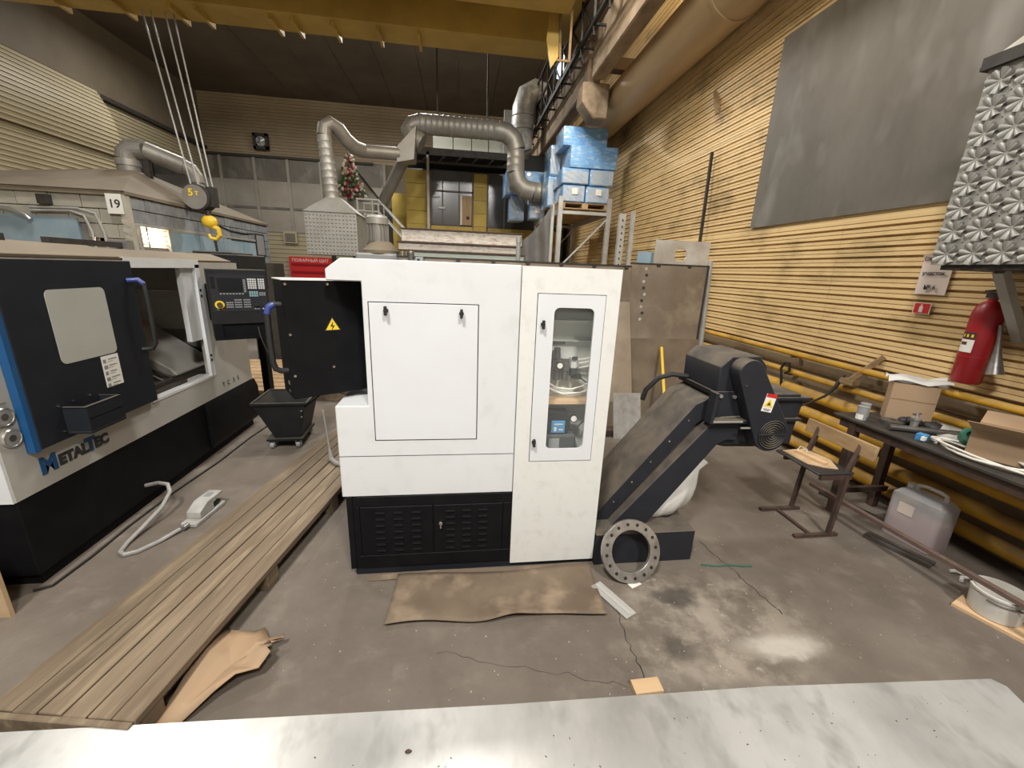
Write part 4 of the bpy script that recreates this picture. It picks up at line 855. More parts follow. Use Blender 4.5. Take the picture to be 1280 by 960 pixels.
# bucket on a board
single('board_offcut', MB().obox((2.76,1.36,.008),(.35,-1,0),(1,.35,0),(0,0,1), .15,.075,.008), 'wood_new', 'pale plywood offcut on the floor under the white bucket', 'board', (2.76,1.36,0))
BK = thing('paint_bucket', 'low white plastic bucket with drips standing on a board', 'bucket', (2.79, 1.40, .016))
ob('body', MB().lathe([(.092,0),(.098,.004),(.108,.125),(.114,.127),(.114,.138),(.107,.14),(.104,.13),(.094,.012),(0,.012)], (2.79,1.40,.016), 30), 'plastic_white', BK)
ob('bail', MB().tube(arc((2.79,1.40,.125), .112, PI*1.05, PI*1.95, 16, 'xy'), .003, 6), 'steel', BK)
single('work_glove', MB().tube([(2.98,1.64,.03),(2.97,1.58,.035),(2.965,1.53,.03)], [.02,.03,.022], 10).tube([(2.97,1.63,.02),(2.93,1.64,.02),(2.90,1.62,.015)], .010, 8).tube([(2.98,1.65,.02),(2.96,1.69,.02),(2.93,1.70,.015)], .010, 8), 'plastic_white', 'pale work glove on the floor behind the bucket', 'glove', (2.96,1.6,0))
single('rusty_angle_bar', MB().bar((2.70,2.50,.155), (2.735,1.05,.185), .035, .022), 'rust_bar', 'long rusty flat bar resting on the bucket rim and bench frame', 'bar', (2.72,1.8,.15))
for k, lab in ((0, 'upper short steel flat on the floor before the jerry can'), (1, 'lower short steel flat on the floor, nearest the camera')):
    single('steel_flat', MB().obox((2.80+.045*(1-k),1.905+.015*(1-k),.011),(.36,-1,0),(1,.36,0),(0,0,1), .17,.018,.011), 'steel', lab, 'steel bar', (2.8,1.9,0))
single('steel_flat', MB().obox((3.0,2.34,.012),(.30,-1,0),(1,.30,0),(0,0,1), .28,.02,.012), 'dark_steel', 'dark steel flat on the floor beside the bench leg', 'steel bar', (3,2.3,0))
single('green_wire', MB().tube([(1.44,1.88,.006),(1.53,1.86,.006),(1.60,1.865,.006),(1.68,1.85,.006),(1.74,1.845,.006)], .005, 6), 'green_tape', 'short piece of green wire on the floor beside the conveyor tank', 'wire', (1.6,1.86,0))
# ------------------------------------------------------------------ near floor things
AL = thing('sheet_metal_stack', 'smudged aluminium sheet stack in the foreground', 'sheet metal', (.4, .3, 0))
def apoly(z0, z1, ins=0):
    return MB().prism([(-2.6,1.225-ins),(.19,1.105-ins),(1.2,1.075-ins),(2.16,1.015-ins),(2.185-ins,.98),(2.05-ins,.55),(1.9,-1.2),(-2.6,-1.2)], 'z', z0, z1)
ob('top_sheet', apoly(.114,.12), 'alu', AL); ob('lower_sheet', apoly(.096,.113,.008), 'zinc', AL)
for x in (-2.2, -.7, .75, 1.85): ob('batten', MB().box(x, x+.09, -1.1, .95, 0, .095), 'wood', AL)
ALz = .12
rnd = random.Random(3)
single('wood_offcut', MB().obox((.775,1.195,.012),(1,.02,0),(0,1,0),(0,0,1), .06,.03,.012), 'wood_new', 'short pale wooden offcut at the edge of the aluminium sheet', 'offcut', (.775,1.18,0))
single('clay_crumb', MB().blob((-.16,.985,ALz+.004), .012,.006,.005, 8,5,.2), 'rust', 'reddish crumb lying on the aluminium sheet', 'crumb', (-.16,.985,ALz))
# dirty cardboard mat before the lathe
def matf(u, v):
    x = -.335+1.08*u+.02*(v-.5); y = 1.595+.32*v-.02*u*(1-v)
    z = .006+.016*(.5+.5*math.sin(7*u+1.0))*(.3+.7*abs(v-.5)*2)+.008*math.sin(3*u+5*v)**2
    if v < .3: z += .03*math.exp(-((u-.56)/.1)**2)*(1-v/.3)
    if v > .999: y += .0
    y += .012*math.sin(11*u)*(1 if v < .1 else 0)
    return Vector((x, y, z))
mm = MB().grid(matf, 60, 12)
mo = single('cardboard_mat', mm, 'cardboard_dirty', 'dirty wavy cardboard sheet on the floor in front of the white lathe', 'cardboard', (.2,1.75,0), smooth=1.2)
sol = mo.modifiers.new('thickness', 'SOLIDIFY'); sol.thickness = .005; sol.offset = 1
single('cardboard_strip', MB().grid(lambda u, v: Vector((-.49+1.2*u, 1.905+.045*v, .004+.012*math.sin(5*u)**2)), 30, 3), 'cardboard_dirty', 'narrow cardboard strip showing beneath the lathe plinth', 'cardboard', (.1,1.93,0), smooth=1.2)
single('plastic_strip', MB().obox((.80,1.655,.02),(.50,-1,0),(1,.50,0),(0,0,1), .125,.035,.002).obox((.80,1.655,.024),(.50,-1,0),(1,.50,0),(0,0,1), .115,.008,.003), 'clear_strip', 'clear plastic strip lying at the corner of the cardboard mat', 'plastic', (.8,1.65,0))
single('paper_scrap', MB().obox((.965,1.775,.004),(1,.4,0),(-.4,1,0),(0,0,1), .035,.03,.002), 'paper', 'pale paper scrap under the flange ring', 'paper', (.965,1.775,0))
# torn cardboard by the platform
tp = [(-1.08,1.22),(-1.02,1.20),(-.93,1.31),(-.87,1.355),(-.80,1.385),(-.775,1.44),(-.80,1.465),(-.79,1.49),(-.815,1.52),(-.765,1.535),(-.765,1.55),(-.83,1.545),(-.85,1.575),(-.88,1.625),(-.92,1.61),(-1.0,1.60),(-1.045,1.63),(-1.07,1.5)]
bmv = MB(); ctr = Vector((-.93,1.43,0)); L_ = []
for k in (0, .35, .7, 1.0):
    for (x, y) in tp:
        p = ctr+(Vector((x,y,0))-ctr)*k; s = (p-Vector((-1.08,1.22,0))).dot(Vector((.55,.83,0)))
        L_.append(Vector((p.x, p.y, .012+.055*max(0, math.sin((p.y-1.2)*7.2))*(.3+k*.7)+.02*math.sin((p.x+p.y*1.4)*14)**2)))
n_ = len(tp)
bmv.add(L_, [(i*n_+k, i*n_+(k+1) % n_, (i+1)*n_+(k+1) % n_, (i+1)*n_+k) for i in range(3) for k in range(n_)])
to = single('torn_cardboard', bmv, 'cardboard', 'torn piece of brown cardboard tucked under the platform edge', 'cardboard', (-.93,1.43,0), smooth=.5, weld=True)
sol = to.modifiers.new('thickness', 'SOLIDIFY'); sol.thickness = .004
single('plywood_board', MB().obox((-2.29,1.83,.20),(1,-.06,0),(.06,1,0),(0,0,1), .22,.009,.20), 'ply', 'upright pale plywood board against the left lathe at the frame edge', 'board', (-2.22,1.83,0))
# ------------------------------------------------------------------ sheet stand and leaning sheets behind the lathe
SH = thing('sheet_rack', 'row of tall brown steel sheets standing behind the white lathe', 'sheet metal', (1.2, 4.55, 0))
ob('sheet', MB().box(-.62, 1.9, 4.50, 4.508, .0, 1.742), 'sheet_brown', SH); ob('sheet', MB().box(1.905, 2.80, 4.49, 4.498, .0, 1.778), 'sheet_brown', SH)
ob('lower_sheet', MB().box(1.2, 2.82, 4.475, 4.483, .0, .95), 'sheet_brown2', SH)
ob('edge_strip', MB().box(-.64, 1.9, 4.49, 4.53, 1.742, 1.757).box(1.9, 2.82, 4.48, 4.53, 1.778, 1.79).box(2.80, 2.82, 4.48, 4.53, 0, 1.778), 'dark_steel', SH)
for k in range(9): ob('tab', MB().box(-.4+k*.37, -.36+k*.37, 4.475, 4.49, 1.725 if k < 7 else 1.76, 1.745 if k < 7 else 1.78), 'dark_steel', SH)
for k in range(9):
    z = 1.73-k*.07; ob('weld_mark', MB().cyl((2.07+.015*math.sin(k*2), 4.489, z), (2.07+.015*math.sin(k*2), 4.4865, z), .018, n=9), 'ink' if k % 2 else 'plate_pale', SH)
ob('prop', MB().bar((1.0,4.56,0),(1.0,4.53,1.72), .05,.05).bar((2.7,4.56,0),(2.7,4.53,1.72), .05,.05).bar((-.4,4.56,0),(-.4,4.53,1.72), .05,.05), 'dark_steel', SH)
single('sill_beam', MB().box(1.0, 2.6, 3.82, 3.95, 0, .07), 'rust', 'brown steel beam on the floor below the leaning sheets', 'beam', (1.8,3.88,0))
def lean(name, x0, x1, yb, zb_, yt, zt, m_, lab, th=.006):
    n = Vector((0, zt-zb_, -(yt-yb))).normalized()*th
    single(name, MB().hexa([Vector(p)+k for k in (Vector(), -n) for p in ((x0,yb,zb_),(x1,yb,zb_),(x1+.0,yt,zt),(x0+.0,yt,zt))]), m_, lab, 'sheet', ((x0+x1)/2, yb, zb_))
lean('leaning_sheet', 1.30, 1.90, 3.97, .0, 4.44, 1.36, 'sheet_brown2', 'tan-topped brown steel sheet leaning right of the cabinet column')
lean('dusty_sheet', 1.60, 1.90, 3.76, .0, 3.90, .46, 'dusty_clear', 'small dusty translucent sheet leaning low behind the conveyor')
wp = MB(); hole = [(2.53+.075*math.cos(a*PI/8+PI/24), 1.90+.072*math.sin(a*PI/8+PI/24)) for a in range(16)]
wpo = thing('holed_plate', 'pale plate with a round hole standing above the brown sheets', 'plate', (2.55, 4.62, 0))
ob('plate', frame_xz(MB(), 2.20, 2.86, 1.2, 2.05, [(2.515+.075*math.cos(g), 1.895+.072*math.sin(g)) for g in [PI*2*(i+.5)/24 for i in range(24)]], 4.60, 4.61), 'plate_pale', wpo)
ob('stand', MB().box(2.3, 2.36, 4.612, 4.68, 0, 1.9).box(2.72, 2.78, 4.612, 4.68, 0, 1.9), 'dark_steel', wpo)
single('blue_plate', MB().box(2.05, 2.26, 4.70, 4.72, 0, 1.92), 'booth_blue', 'narrow blue-grey plate peeking out left of the holed plate', 'plate', (2.15, 4.71, 0))
single('yellow_rod', MB().tube([(2.36,3.9,.0),(2.40,4.2,.55),(2.46,4.46,.84)], .02, 10) if False else MB().bar((2.28,3.95,0),(2.34,4.42,.86), .03,.02), 'yellow', 'yellow flat bar leaning behind the conveyor', 'bar', (2.28,3.95,0))
single('steel_post', MB().cyl((2.98,4.6,0),(2.93,4.66,1.85), .028, n=14), 'rack_grey', 'grey pipe leaning at the wall right of the brown sheets', 'pipe', (2.98,4.6,0))
single('leaning_pipe', MB().bar((3.24,5.4,0),(3.33,5.66,3.27), .032,.032), 'dark_steel', 'long dark angle bar leaning on the corrugated wall', 'bar', (3.24,5.4,0))
single('upright_pipe', MB().cyl((.72,5.2,0),(.72,5.2,2.03), .028, n=14).cyl((.72,5.2,1.98),(.72,5.2,2.05), .034, n=14), 'rack_grey', 'grey pipe standing upright behind the white lathe', 'pipe', (.72,5.2,0))
for i, (x, z, lab) in enumerate(((2.66,2.62,'grey perforated post nearest the foam rack'),(2.84,2.66,'plain grey post at the right of the perforated post'))):
    p_ = thing('rack_post', lab, 'post', (x, 6.9, 0)); ob('post', MB().box(x-.05+.02*i, x+.05-.02*i, 6.86, 6.94, 0, z), 'rack_grey', p_)
    if i == 0:
        for k in range(22): ob('slot', MB().box(x-.012, x+.012, 6.857, 6.861, .4+k*.1, .43+k*.1), 'ink', p_)
# white painted beams on trestles
def hbeam(x0, x1, y0, y1, z0, z1, m_, lab):
    t = thing('painted_beam', lab, 'beam', ((x0+x1)/2, (y0+y1)/2, z0), group='painted beams stacked behind the lathe')
    ob('web', MB().box(x0, x1, y0, y0+.03, z0+.014, z1-.012), m_, t); ob('flange', MB().box(x0-.02, x1+.02, y0-.03, y1, z1-.014, z1), 'rust', t); ob('flange', MB().box(x0-.02, x1+.02, y0-.03, y1, z0, z0+.014), 'rust', t)
hbeam(-.90, 1.02, 7.0, 7.2, 2.03, 2.24, 'white_beam', 'white flaking beam, topmost of the stack behind the lathe')
hbeam(-.95, .98, 6.95, 7.2, 1.90, 2.03, 'white_beam', 'white flaking beam, middle of the stack behind the lathe')
hbeam(-.80, 1.05, 6.9, 7.2, 1.72, 1.90, 'green_beam', 'pale green beam, bottom of the stack behind the lathe')
tr_ = thing('trestle', 'wooden trestle carrying the painted beams', 'trestle', (0, 7.05, 0))
for x in (-.6, .7):
    ob('trestle_top', MB().box(x-.06, x+.06, 6.8, 7.3, 1.60, 1.72), 'wood', tr_)
    for y in (6.85, 7.25): ob('trestle_leg', MB().box(x-.05, x+.05, y-.05, y+.05, 0, 1.6), 'wood', tr_)
# pallet rack with foam
RK = thing('pallet_rack', 'grey pallet rack carrying the blue foam blocks at the right wall', 'rack', (2.45, 9.2, 0))
for (x, y) in ((1.98,8.5),(2.98,8.5),(1.98,11.1),(2.98,11.1)): ob('upright', MB().box(x-.045, x+.045, y-.04, y+.04, 0, 3.1 if y < 9 else 2.95), 'rack_grey', RK)
for y in (8.5, 11.1):
    ob('brace', MB().bar((1.98,y,1.7),(2.98,y,2.75), .03,.03, (0,1,0)), 'rack_grey', RK); ob('brace', MB().bar((2.98,y,.7),(1.98,y,1.7), .03,.03, (0,1,0)), 'rack_grey', RK); ob('end_beam', MB().box(1.98,2.98,y-.03,y+.03,2.78,2.84), 'rack_grey', RK)
for x in (1.98, 2.98):
    for z in (2.78, 1.45): ob('beam', MB().box(x-.03, x+.03, 8.5, 11.1, z, z+.10), 'rack_grey', RK)
ob('deck', MB().box(1.95, 3.0, 8.5, 11.1, 2.88, 2.90), 'wood_old', RK); ob('deck', MB().box(1.95, 3.0, 8.5, 11.1, 1.55, 1.57), 'wood_old', RK)
pl_ = thing('pallet', 'wooden pallet on the top shelf of the foam rack', 'pallet', (2.4, 9.0, 2.9))
for k in range(5): ob('board', MB().box(1.94, 3.02, 8.57+k*.22, 8.73+k*.22, 2.99, 3.01), 'wood', pl_)
for k in range(3): ob('bearer', MB().box(1.96+k*.47, 2.08+k*.47, 8.52, 9.65, 2.90, 2.989), 'wood', pl_)
FZ = 3.012
FB = [  # x0,x1,y0,y1,z0,z1,label
 (2.02,2.47,8.55,9.3,3.012,3.33,'wrapped blue foam block, bottom left of the front stack on the rack'),
 (2.49,2.97,8.55,9.3,3.012,3.32,'wrapped blue foam block, bottom right of the front stack on the rack'),
 (1.98,2.52,8.52,9.3,3.335,3.62,'crumple-wrapped foam block, second from the bottom left of the front stack'),
 (2.54,3.02,8.52,9.3,3.325,3.62,'crumple-wrapped foam block, second from the bottom right of the front stack'),
 (2.12,3.06,8.50,9.3,3.625,4.02,'wide blue foam block under the topmost one'),
 (1.98,2.86,8.60,9.3,4.025,4.36,'topmost blue foam block of the front stack'),
 (1.88,2.10,9.35,10.0,3.012,3.62,'tall wrapped foam block at the left side of the front stack, lower'),
 (1.90,2.12,9.35,10.0,3.625,4.22,'tall wrapped foam block at the left side of the front stack, upper'),
 (1.72,2.10,10.68,11.1,2.902,3.42,'wrapped foam block low in the rear stack on the rack'),
 (1.55,2.10,10.68,11.1,3.425,3.98,'plain blue foam block on top of the rear stack on the rack'),
 (1.30,1.66,11.15,11.8,2.905,3.50,'grey-wrapped foam bundle overhanging at the left of the rear stack'),
 (1.16,1.52,11.1,11.9,3.505,4.05,'clear-wrapped blue foam block, leftmost at the top of the rear stack')]
for i, (x0,x1,y0,y1,z0,z1,lab) in enumerate(FB):
    t = thing('foam_block', lab, 'foam block', ((x0+x1)/2,(y0+y1)/2,z0), group='blue foam blocks on the pallet rack')
    wob = lambda p: Vector(p)
    ob('foam', MB().box(x0, x1, y0, y1, z0, z1), 'foam', t, bevel=.025, seg=2)
    if i in (0,1,2,3,6,7,8,10,11):
        k = .35 if i in (0,1,2,3) else .6
        ob('film', MB().grid(lambda u, v: Vector((x0+(x1-x0)*(.04+.92*u), y0-.012-.02*abs(math.sin(9*u+7*v+i)), z0+(z1-z0)*(.06+.84*v)*(1-(.35 if i in (2,) else .0)*abs(u-.5)))), 14, 10), 'wrap', t, smooth=1.2)
    if i in (0,1,8): ob('packing_slip', MB().box((x0+x1)/2-.05, (x0+x1)/2+.07, y0-.045, y0-.04, z0+.14, z0+.25), 'paper', t)
for k in range(7):
    r = random.uniform(.09,.16); single('wrapped_bundle', MB().blob((2.05+.14*k, 8.66+.02*(k % 2), 1.57+r*.8), .085, r, r*.8, 10, 7, .12), ('cardboard','sack','cardboard_dirty')[k % 3], ['brown','white','dark brown'][k % 3]+' wrapped bundle on the lower rack shelf, number '+['one','two','three','four','five','six','seven'][k]+' from the left', 'bundle', (2.05+.14*k, 8.66, 1.57), group='bundles on the lower rack shelf', smooth=1.2)
single('dark_tarp', MB().grid(lambda u, v: Vector((.96+.80*u, 8.30-.1*u+.05*math.sin(14*u+2*v), .9+(1.25+.75*u*u)*v)), 30, 8), 'tarp', 'dark folded tarpaulin hanging left of the foam rack', 'tarpaulin', (1.3,8.3,.9), smooth=1.2)
ob('tarp_post', MB().box(1.745,1.80,8.20,8.25,0,2.9), 'rack_grey', RK)
# ------------------------------------------------------------------ far area: cabin, ducts, hood, stairs
CB = thing('yellow_cabin', 'yellow-panelled mezzanine cabin with dark windows at the back of the hall', 'cabin', (.3, 13.6, 0))
ob('cabin_wall', MB().box(-1.5, 3.2, 13.05, 15.5, 0, 4.36), 'pane_dark', CB)
for (x0, x1, z0, z1) in ((-1.52,-.87,0,4.32),(.42,.80,0,4.32),(-.83,.40,0,2.86),(.85,3.0,0,2.86)):
    k = 0; z = z0
    while z < z1-.01: ob('cladding_panel', MB().box(x0, x1, 13.0-.006*(k % 2), 13.05, z, min(z+.36, z1)-.008), 'yellow_wall', CB); z += .36; k += 1
for (x0, x1) in ((-.80,-.50),(-.47,-.02),(.01,.36),(.86,1.3),(1.35,1.8)):
    ob('window_pane', MB().box(x0, x1, 13.02, 13.05, 2.88, 3.78), 'pane_dark', CB); ob('window_pane', MB().box(x0, x1, 13.02, 13.05, 3.82, 4.22), 'pane_dark', CB)
ob('mullion', MB().box(-.84,-.79,12.98,13.06,2.86,4.3).box(-.5,-.47,12.98,13.06,2.86,4.25).box(-.02,.01,12.98,13.06,2.86,4.25).box(.37,.42,12.98,13.06,2.86,4.3).box(-.8,.4,12.98,13.06,3.78,3.82).box(.8,.85,12.98,13.06,2.86,4.3).box(1.3,1.35,12.98,13.06,2.86,4.25), 'wall_plain', CB)
ob('board', MB().box(.05,.36,12.97,12.99,2.90,3.70), 'wood', CB); ob('board_edge', MB().box(.03,.08,12.96,12.97,2.90,3.70), 'paper', CB)
ob('board_knot', MB().cyl((.25,12.969,3.1),(.25,12.96,3.1), .05, n=12), 'ink', CB)
for (x, z) in ((-.75,3.62),(-.60,3.32)): ob('light_strip', MB().box(x, x+.18, 12.96, 12.975, z, z+.045), 'paper', CB)
ob('roof_truss', MB().box(-1.7, 3.2, 12.6, 15.5, 4.62, 4.80).box(-1.6,3.2,12.62,12.7,4.42,4.48), 'dark_steel', CB)
for k in range(9): ob('truss_web', MB().bar((-1.5+.45*k,12.66,4.45),(-1.28+.45*k,12.66,4.64), .04,.04, (0,1,0)), 'dark_steel', CB)
ob('post', MB().box(-.90,-.83,12.6,12.68,0,4.7), 'rack_grey', CB)
for (x0,x1) in ((-.75,-.2),(-.17,.33),(.36,.82),(.85,1.30)): ob('pale_panel', MB().box(x0,x1,13.2,13.25,4.82,5.35), 'pane_pale', CB)
ob('pale_panel', MB().box(1.25,1.62,13.0,13.1,4.82,6.0), 'rack_grey', CB)
ob('beam_end', MB().box(1.5,2.4,12.4,12.7,4.25,4.75), 'ink', CB)
yd = thing('yellow_door', 'yellow door panel beside the cabin stair', 'door', (-2.1,14.5,0)); ob('leaf', MB().box(-2.10,-1.56,14.2,14.25,0,3.85), 'yellow_wall', yd); ob('handle', MB().box(-1.65,-1.62,14.16,14.2,2.9,3.0), 'steel', yd)
def ductmesh(path, r, rib=.012, pitch=.12, n=22):
    path = [Vector(p) for p in path]; pts = []; rs = []
    for i in range(len(path)-1):
        a, b2 = path[i], path[i+1]; d = (b2-a).length; k = max(1, int(d/pitch))
        for j in range(k):
            pts.append(a.lerp(b2, j/k)); rs.append(r)
            pts.append(a.lerp(b2, (j+.12)/k)); rs.append(r+rib)
            pts.append(a.lerp(b2, (j+.24)/k)); rs.append(r)
    pts.append(path[-1]); rs.append(r); return MB().tube(pts, rs, n)
V1 = thing('ventilation_duct', 'thick ribbed galvanised duct crossing above the yellow cabin', 'duct', (.2, 10.4, 3.5))
# thick duct: over, down and to the right
yD = 10.4
ob('duct_run', ductmesh([(-.86,yD,4.70),(.86,yD,4.70)], .205, .008), 'duct_zinc', V1)
ob('elbow', MB().tube([(.86,yD,4.70),(1.08,yD,4.66),(1.24,yD,4.53),(1.30,yD,4.33)], .212, 22), 'duct_zinc', V1, smooth=.3)
ob('duct_drop', ductmesh([(1.30,yD,4.33),(1.30,yD,3.86)], .205, .008), 'duct_zinc', V1)
ob('elbow', MB().tube([(1.30,yD,3.86),(1.36,yD,3.66),(1.52,yD,3.52),(1.74,yD,3.48)], .212, 22), 'duct_zinc', V1, smooth=.3)
ob('duct_run', ductmesh([(1.74,yD,3.48),(2.3,yD,3.48)], .205, .008), 'duct_zinc', V1)
ob('elbow', MB().tube([(-.86,yD,4.70),(-1.02,yD,4.66),(-1.10,yD-.02,4.55),(-1.0,yD-.06,4.40),(-.82,yD-.08,4.30)], .20, 22), 'duct_dusty', V1, smooth=.3)
ob('hanger', MB().box(.60,.63,yD-.02,yD+.02,4.9,7.4).box(-.5,-.47,yD-.02,yD+.02,4.9,7.4), 'dark_steel', V1)
HD = thing('fume_hood', 'distant galvanised hood with pyramid top hanging left of the stairs', 'hood', (-2.45, 9.0, 1.8))
ob('hood_box', MB().box(-3.0,-2.02,8.95,9.8,1.82,2.62), 'duct_zinc', HD)
fq = None
for i in range(14):
    for j in range(11):
        x, z = -2.965+i*.0695, 1.86+j*.0705
        if fq is None: o = ob('pressed_stud', MB().lathe([(.022,0),(.008,.012),(0,.012)], (0,0,0), 6, (0,-1,0)), 'duct_zinc', HD, local=True); fq = o.data
        else: o = ob('pressed_stud', fq, None, HD)
        o.location = Vector((x, 8.95, z))-Vector((-2.45,9.0,1.8))
ob('hood_pyramid', MB().hexa([(-3.02,8.93,2.62),(-2.0,8.93,2.62),(-2.0,9.82,2.62),(-3.02,9.82,2.62),(-2.64,9.2,2.92),(-2.36,9.2,2.92),(-2.36,9.5,2.92),(-2.64,9.5,2.92)]), 'duct_zinc', HD)
ob('riser', ductmesh([(-2.56,9.35,2.9),(-2.62,9.35,4.05)], .135, .006), 'duct_zinc', HD)
ob('elbow', MB().tube([(-2.62,9.35,4.05),(-2.60,9.36,4.20),(-2.50,9.4,4.28),(-2.38,9.5,4.22),(-2.28,9.6,4.08),(-2.15,9.75,3.98),(-2.0,9.9,3.96)], .138, 20), 'duct_dusty', HD, smooth=.3)
ob('duct_run', MB().cyl((-2.0,9.9,3.96),(-1.30,10.1,4.0), .13, n=20), 'duct_dusty', HD)
ob('transition', MB().hexa([(-1.34,10.0,3.82),(-1.34,10.3,3.82),(-1.34,10.3,4.12),(-1.34,10.0,4.12),(-.98,10.0,3.9),(-.98,10.5,3.9),(-.92,10.5,4.55),(-.92,10.0,4.55)]), 'duct_dusty', HD)
ob('branch', MB().cyl((-1.25,10.4,3.95),(-2.0,11.5,3.05), .13, n=18), 'duct_dusty', HD)
ob('hood_leg', MB().box(-2.28,-2.21,9.6,9.7,0,1.82), 'dark_steel', HD); ob('hood_leg', MB().box(-2.12,-2.05,9.6,9.7,0,1.82), 'dark_steel', HD)
# foil-wrapped duct dropping by the crane rail
FD = thing('foil_duct', 'foil-wrapped insulated duct bending down beside the crane rail', 'duct', (1.5,12.3,4.8))
ob('duct', MB().tube([(2.25,12.3,6.15),(2.0,12.3,6.22),(1.80,12.3,6.1),(1.70,12.3,5.8),(1.68,12.3,5.4),(1.72,12.3,5.05),(1.80,12.3,4.82)], [.30,.31,.32,.31,.30,.25,.17], 20), 'foil', FD)
for z in (5.62,5.3): ob('strap', MB().lathe([(.318,-.01),(.322,0),(.318,.01)], (1.69,12.3,z), 22), 'zinc', FD)
ob('stub', MB().cyl((1.80,12.3,4.85),(1.82,12.45,4.75), .16, n=16), 'zinc', FD)
# stairs with rail
ST = thing('steel_stair', 'grey steel stair with handrail leading to the cabin landing', 'stairs', (-1.6, 10.6, 0))
for y in (10.5, 11.2):
    ob('handrail', MB().tube([(-2.35,y,3.10),(-1.86,y,3.10),(-.95,y,2.12),(-.4,y,1.5)], .025, 10), 'rack_grey', ST); ob('midrail', MB().tube([(-2.35,y,2.85),(-1.86,y,2.85),(-.95,y,1.87)], .02, 8), 'rack_grey', ST)
    ob('stringer', MB().bar((-1.86,y,2.2),(.1,y,.05), .04,.2), 'rack_grey', ST)
    for (x, z) in ((-2.33,2.0),(-2.0,2.0),(-1.86,2.1),(-1.35,1.6)): ob('baluster', MB().cyl((x,y,z),(x,y,3.10 if x < -1.8 else 2.55), .02, n=8), 'rack_grey', ST)
for k in range(9): ob('tread', MB().box(-1.84+k*.21, -1.60+k*.21, 10.5, 11.2, 2.0-k*.23, 2.03-k*.23), 'rack_grey', ST)
ob('landing', MB().box(-2.4,-1.84,10.45,11.3,2.05,2.12), 'rack_grey', ST); ob('column', MB().box(-2.4,-2.33,10.45,10.52,0,2.05).box(-2.4,-2.33,11.2,11.27,0,2.05), 'rack_grey', ST)
# big vertical motor on a grey machine
MO = thing('vertical_motor', 'dusty grey vertical motor on a machine head behind the white lathe', 'motor', (-1.32, 7.4, 0))
ob('motor', MB().lathe([(.15,0),(.15,.30)], (-1.34,7.4,2.02), 24), 'duct_dusty', MO)
for k in range(18): g = 2*PI*k/18; ob('cooling_fin', MB().obox((-1.34+.155*math.cos(g),7.4+.155*math.sin(g),2.16),(math.cos(g),math.sin(g),0),(-math.sin(g),math.cos(g),0),(0,0,1), .02,.006,.13), 'duct_dusty', MO)
ob('fan_cowl', MB().lathe([(.175,0),(.175,.10),(.15,.135),(0,.14)], (-1.34,7.4,2.30), 24), 'duct_zinc', MO)
ob('gearbox', MB().lathe([(.30,0),(.30,.05),(.22,.12),(.17,.19)], (-1.30,7.4,1.84), 24), 'booth_roof', MO); ob('head', MB().box(-1.66,-.98,7.1,7.8,1.70,1.84), 'plastic_grey', MO, bevel=.03); ob('column', MB().box(-1.5,-1.15,7.2,7.7,0,1.7), 'plastic_grey', MO)
# artificial wreath hung on the grey panels
WR = thing('tinsel_wreath', 'tinsel wreath of red and green flowers hung beside the distant hood', 'wreath', (-2.6,11.5,2.9))
for nm, m_, cnt in (('green_leaves','flower_green',70),('red_flowers','flower_red',60),('pale_tinsel','flower_pale',70)):
    mb = MB(); rr0 = random.Random(len(nm))
    for k in range(cnt):
        t = rr0.random(); wv = .34*(1-t)+.06; x = -2.68+rr0.uniform(-wv, wv); z = 3.25+t*.95
        if m_ == 'flower_red': x = -2.68+(x+2.68)*.6
        mb.blob((x, 11.45+rr0.uniform(-.06,.06), z), .045,.03,.045, 6, 4, .2)
    o = ob(nm, mb, m_, WR, smooth=1.2); o['kind'] = 'stuff'
ob('ribbon', MB().grid(lambda u, v: Vector((-2.98+.22*u, 11.42+.03*math.sin(5*u), 2.95+.3*v-.15*u*(1-v))), 5, 4), 'flower_pale', WR)
gp = thing('grey_partition', 'grey sheet partition with slanted edge behind the wreath', 'partition', (-4,11.7,0))
ob('sheet', MB().prism([(-3.4,2.2),(-2.2,2.2),(-2.05,3.0),(-2.05,3.3),(-2.78,4.2),(-3.4,4.2)], 'y', 11.6, 11.64), 'panel_grey', gp); ob('leg', MB().box(-3.3,-3.2,11.6,11.68,0,2.2).box(-2.4,-2.3,11.6,11.68,0,2.2), 'dark_steel', gp); ob('edge', MB().bar((-2.78,11.6,4.2),(-2.05,11.6,3.3), .05,.06, (0,1,0)), 'dark_steel', gp)
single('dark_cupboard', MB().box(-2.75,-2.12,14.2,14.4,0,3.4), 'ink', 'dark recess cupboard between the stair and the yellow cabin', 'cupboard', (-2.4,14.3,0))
# fire point board, vent, fan, cabinet on the far wall
FS = thing('fire_point_board', 'red fire shield board with lettering at the far wall', 'board', (-6.0, 17.85, 0))
ob('board', MB().box(-6.7,-5.1,17.85,17.93,.3,1.86), 'red_sign', FS)
for z in (1.58,1.28,.95): ob('shelf_strip', MB().box(-6.62,-5.15,17.82,17.85,z-.04,z+.04), 'red', FS)
ob('lettering', MB().text('ПОЖАРНЫЙ ЩИТ', .16, (-5.9,17.848,1.68), (1,0,0), (0,0,1), 'CENTER', .001), 'paper', FS)
VG = thing('vent_grille', 'square vent grille on the pale far wall', 'vent', (-6.5,17.9,2.2)); ob('frame', MB().box(-6.82,-6.32,17.86,17.92,2.36,2.80), 'wall_left', VG); ob('grille', MB().box(-6.75,-6.39,17.84,17.86,2.42,2.74), 'panel_grey', VG)
for k in range(6): ob('slat', MB().box(-6.75,-6.39,17.82,17.84,2.44+k*.05,2.46+k*.05), 'wall_plain', VG)
WF = thing('wall_fan', 'square wall fan high on the brown far wall', 'fan', (-7.2,17.9,5.9))
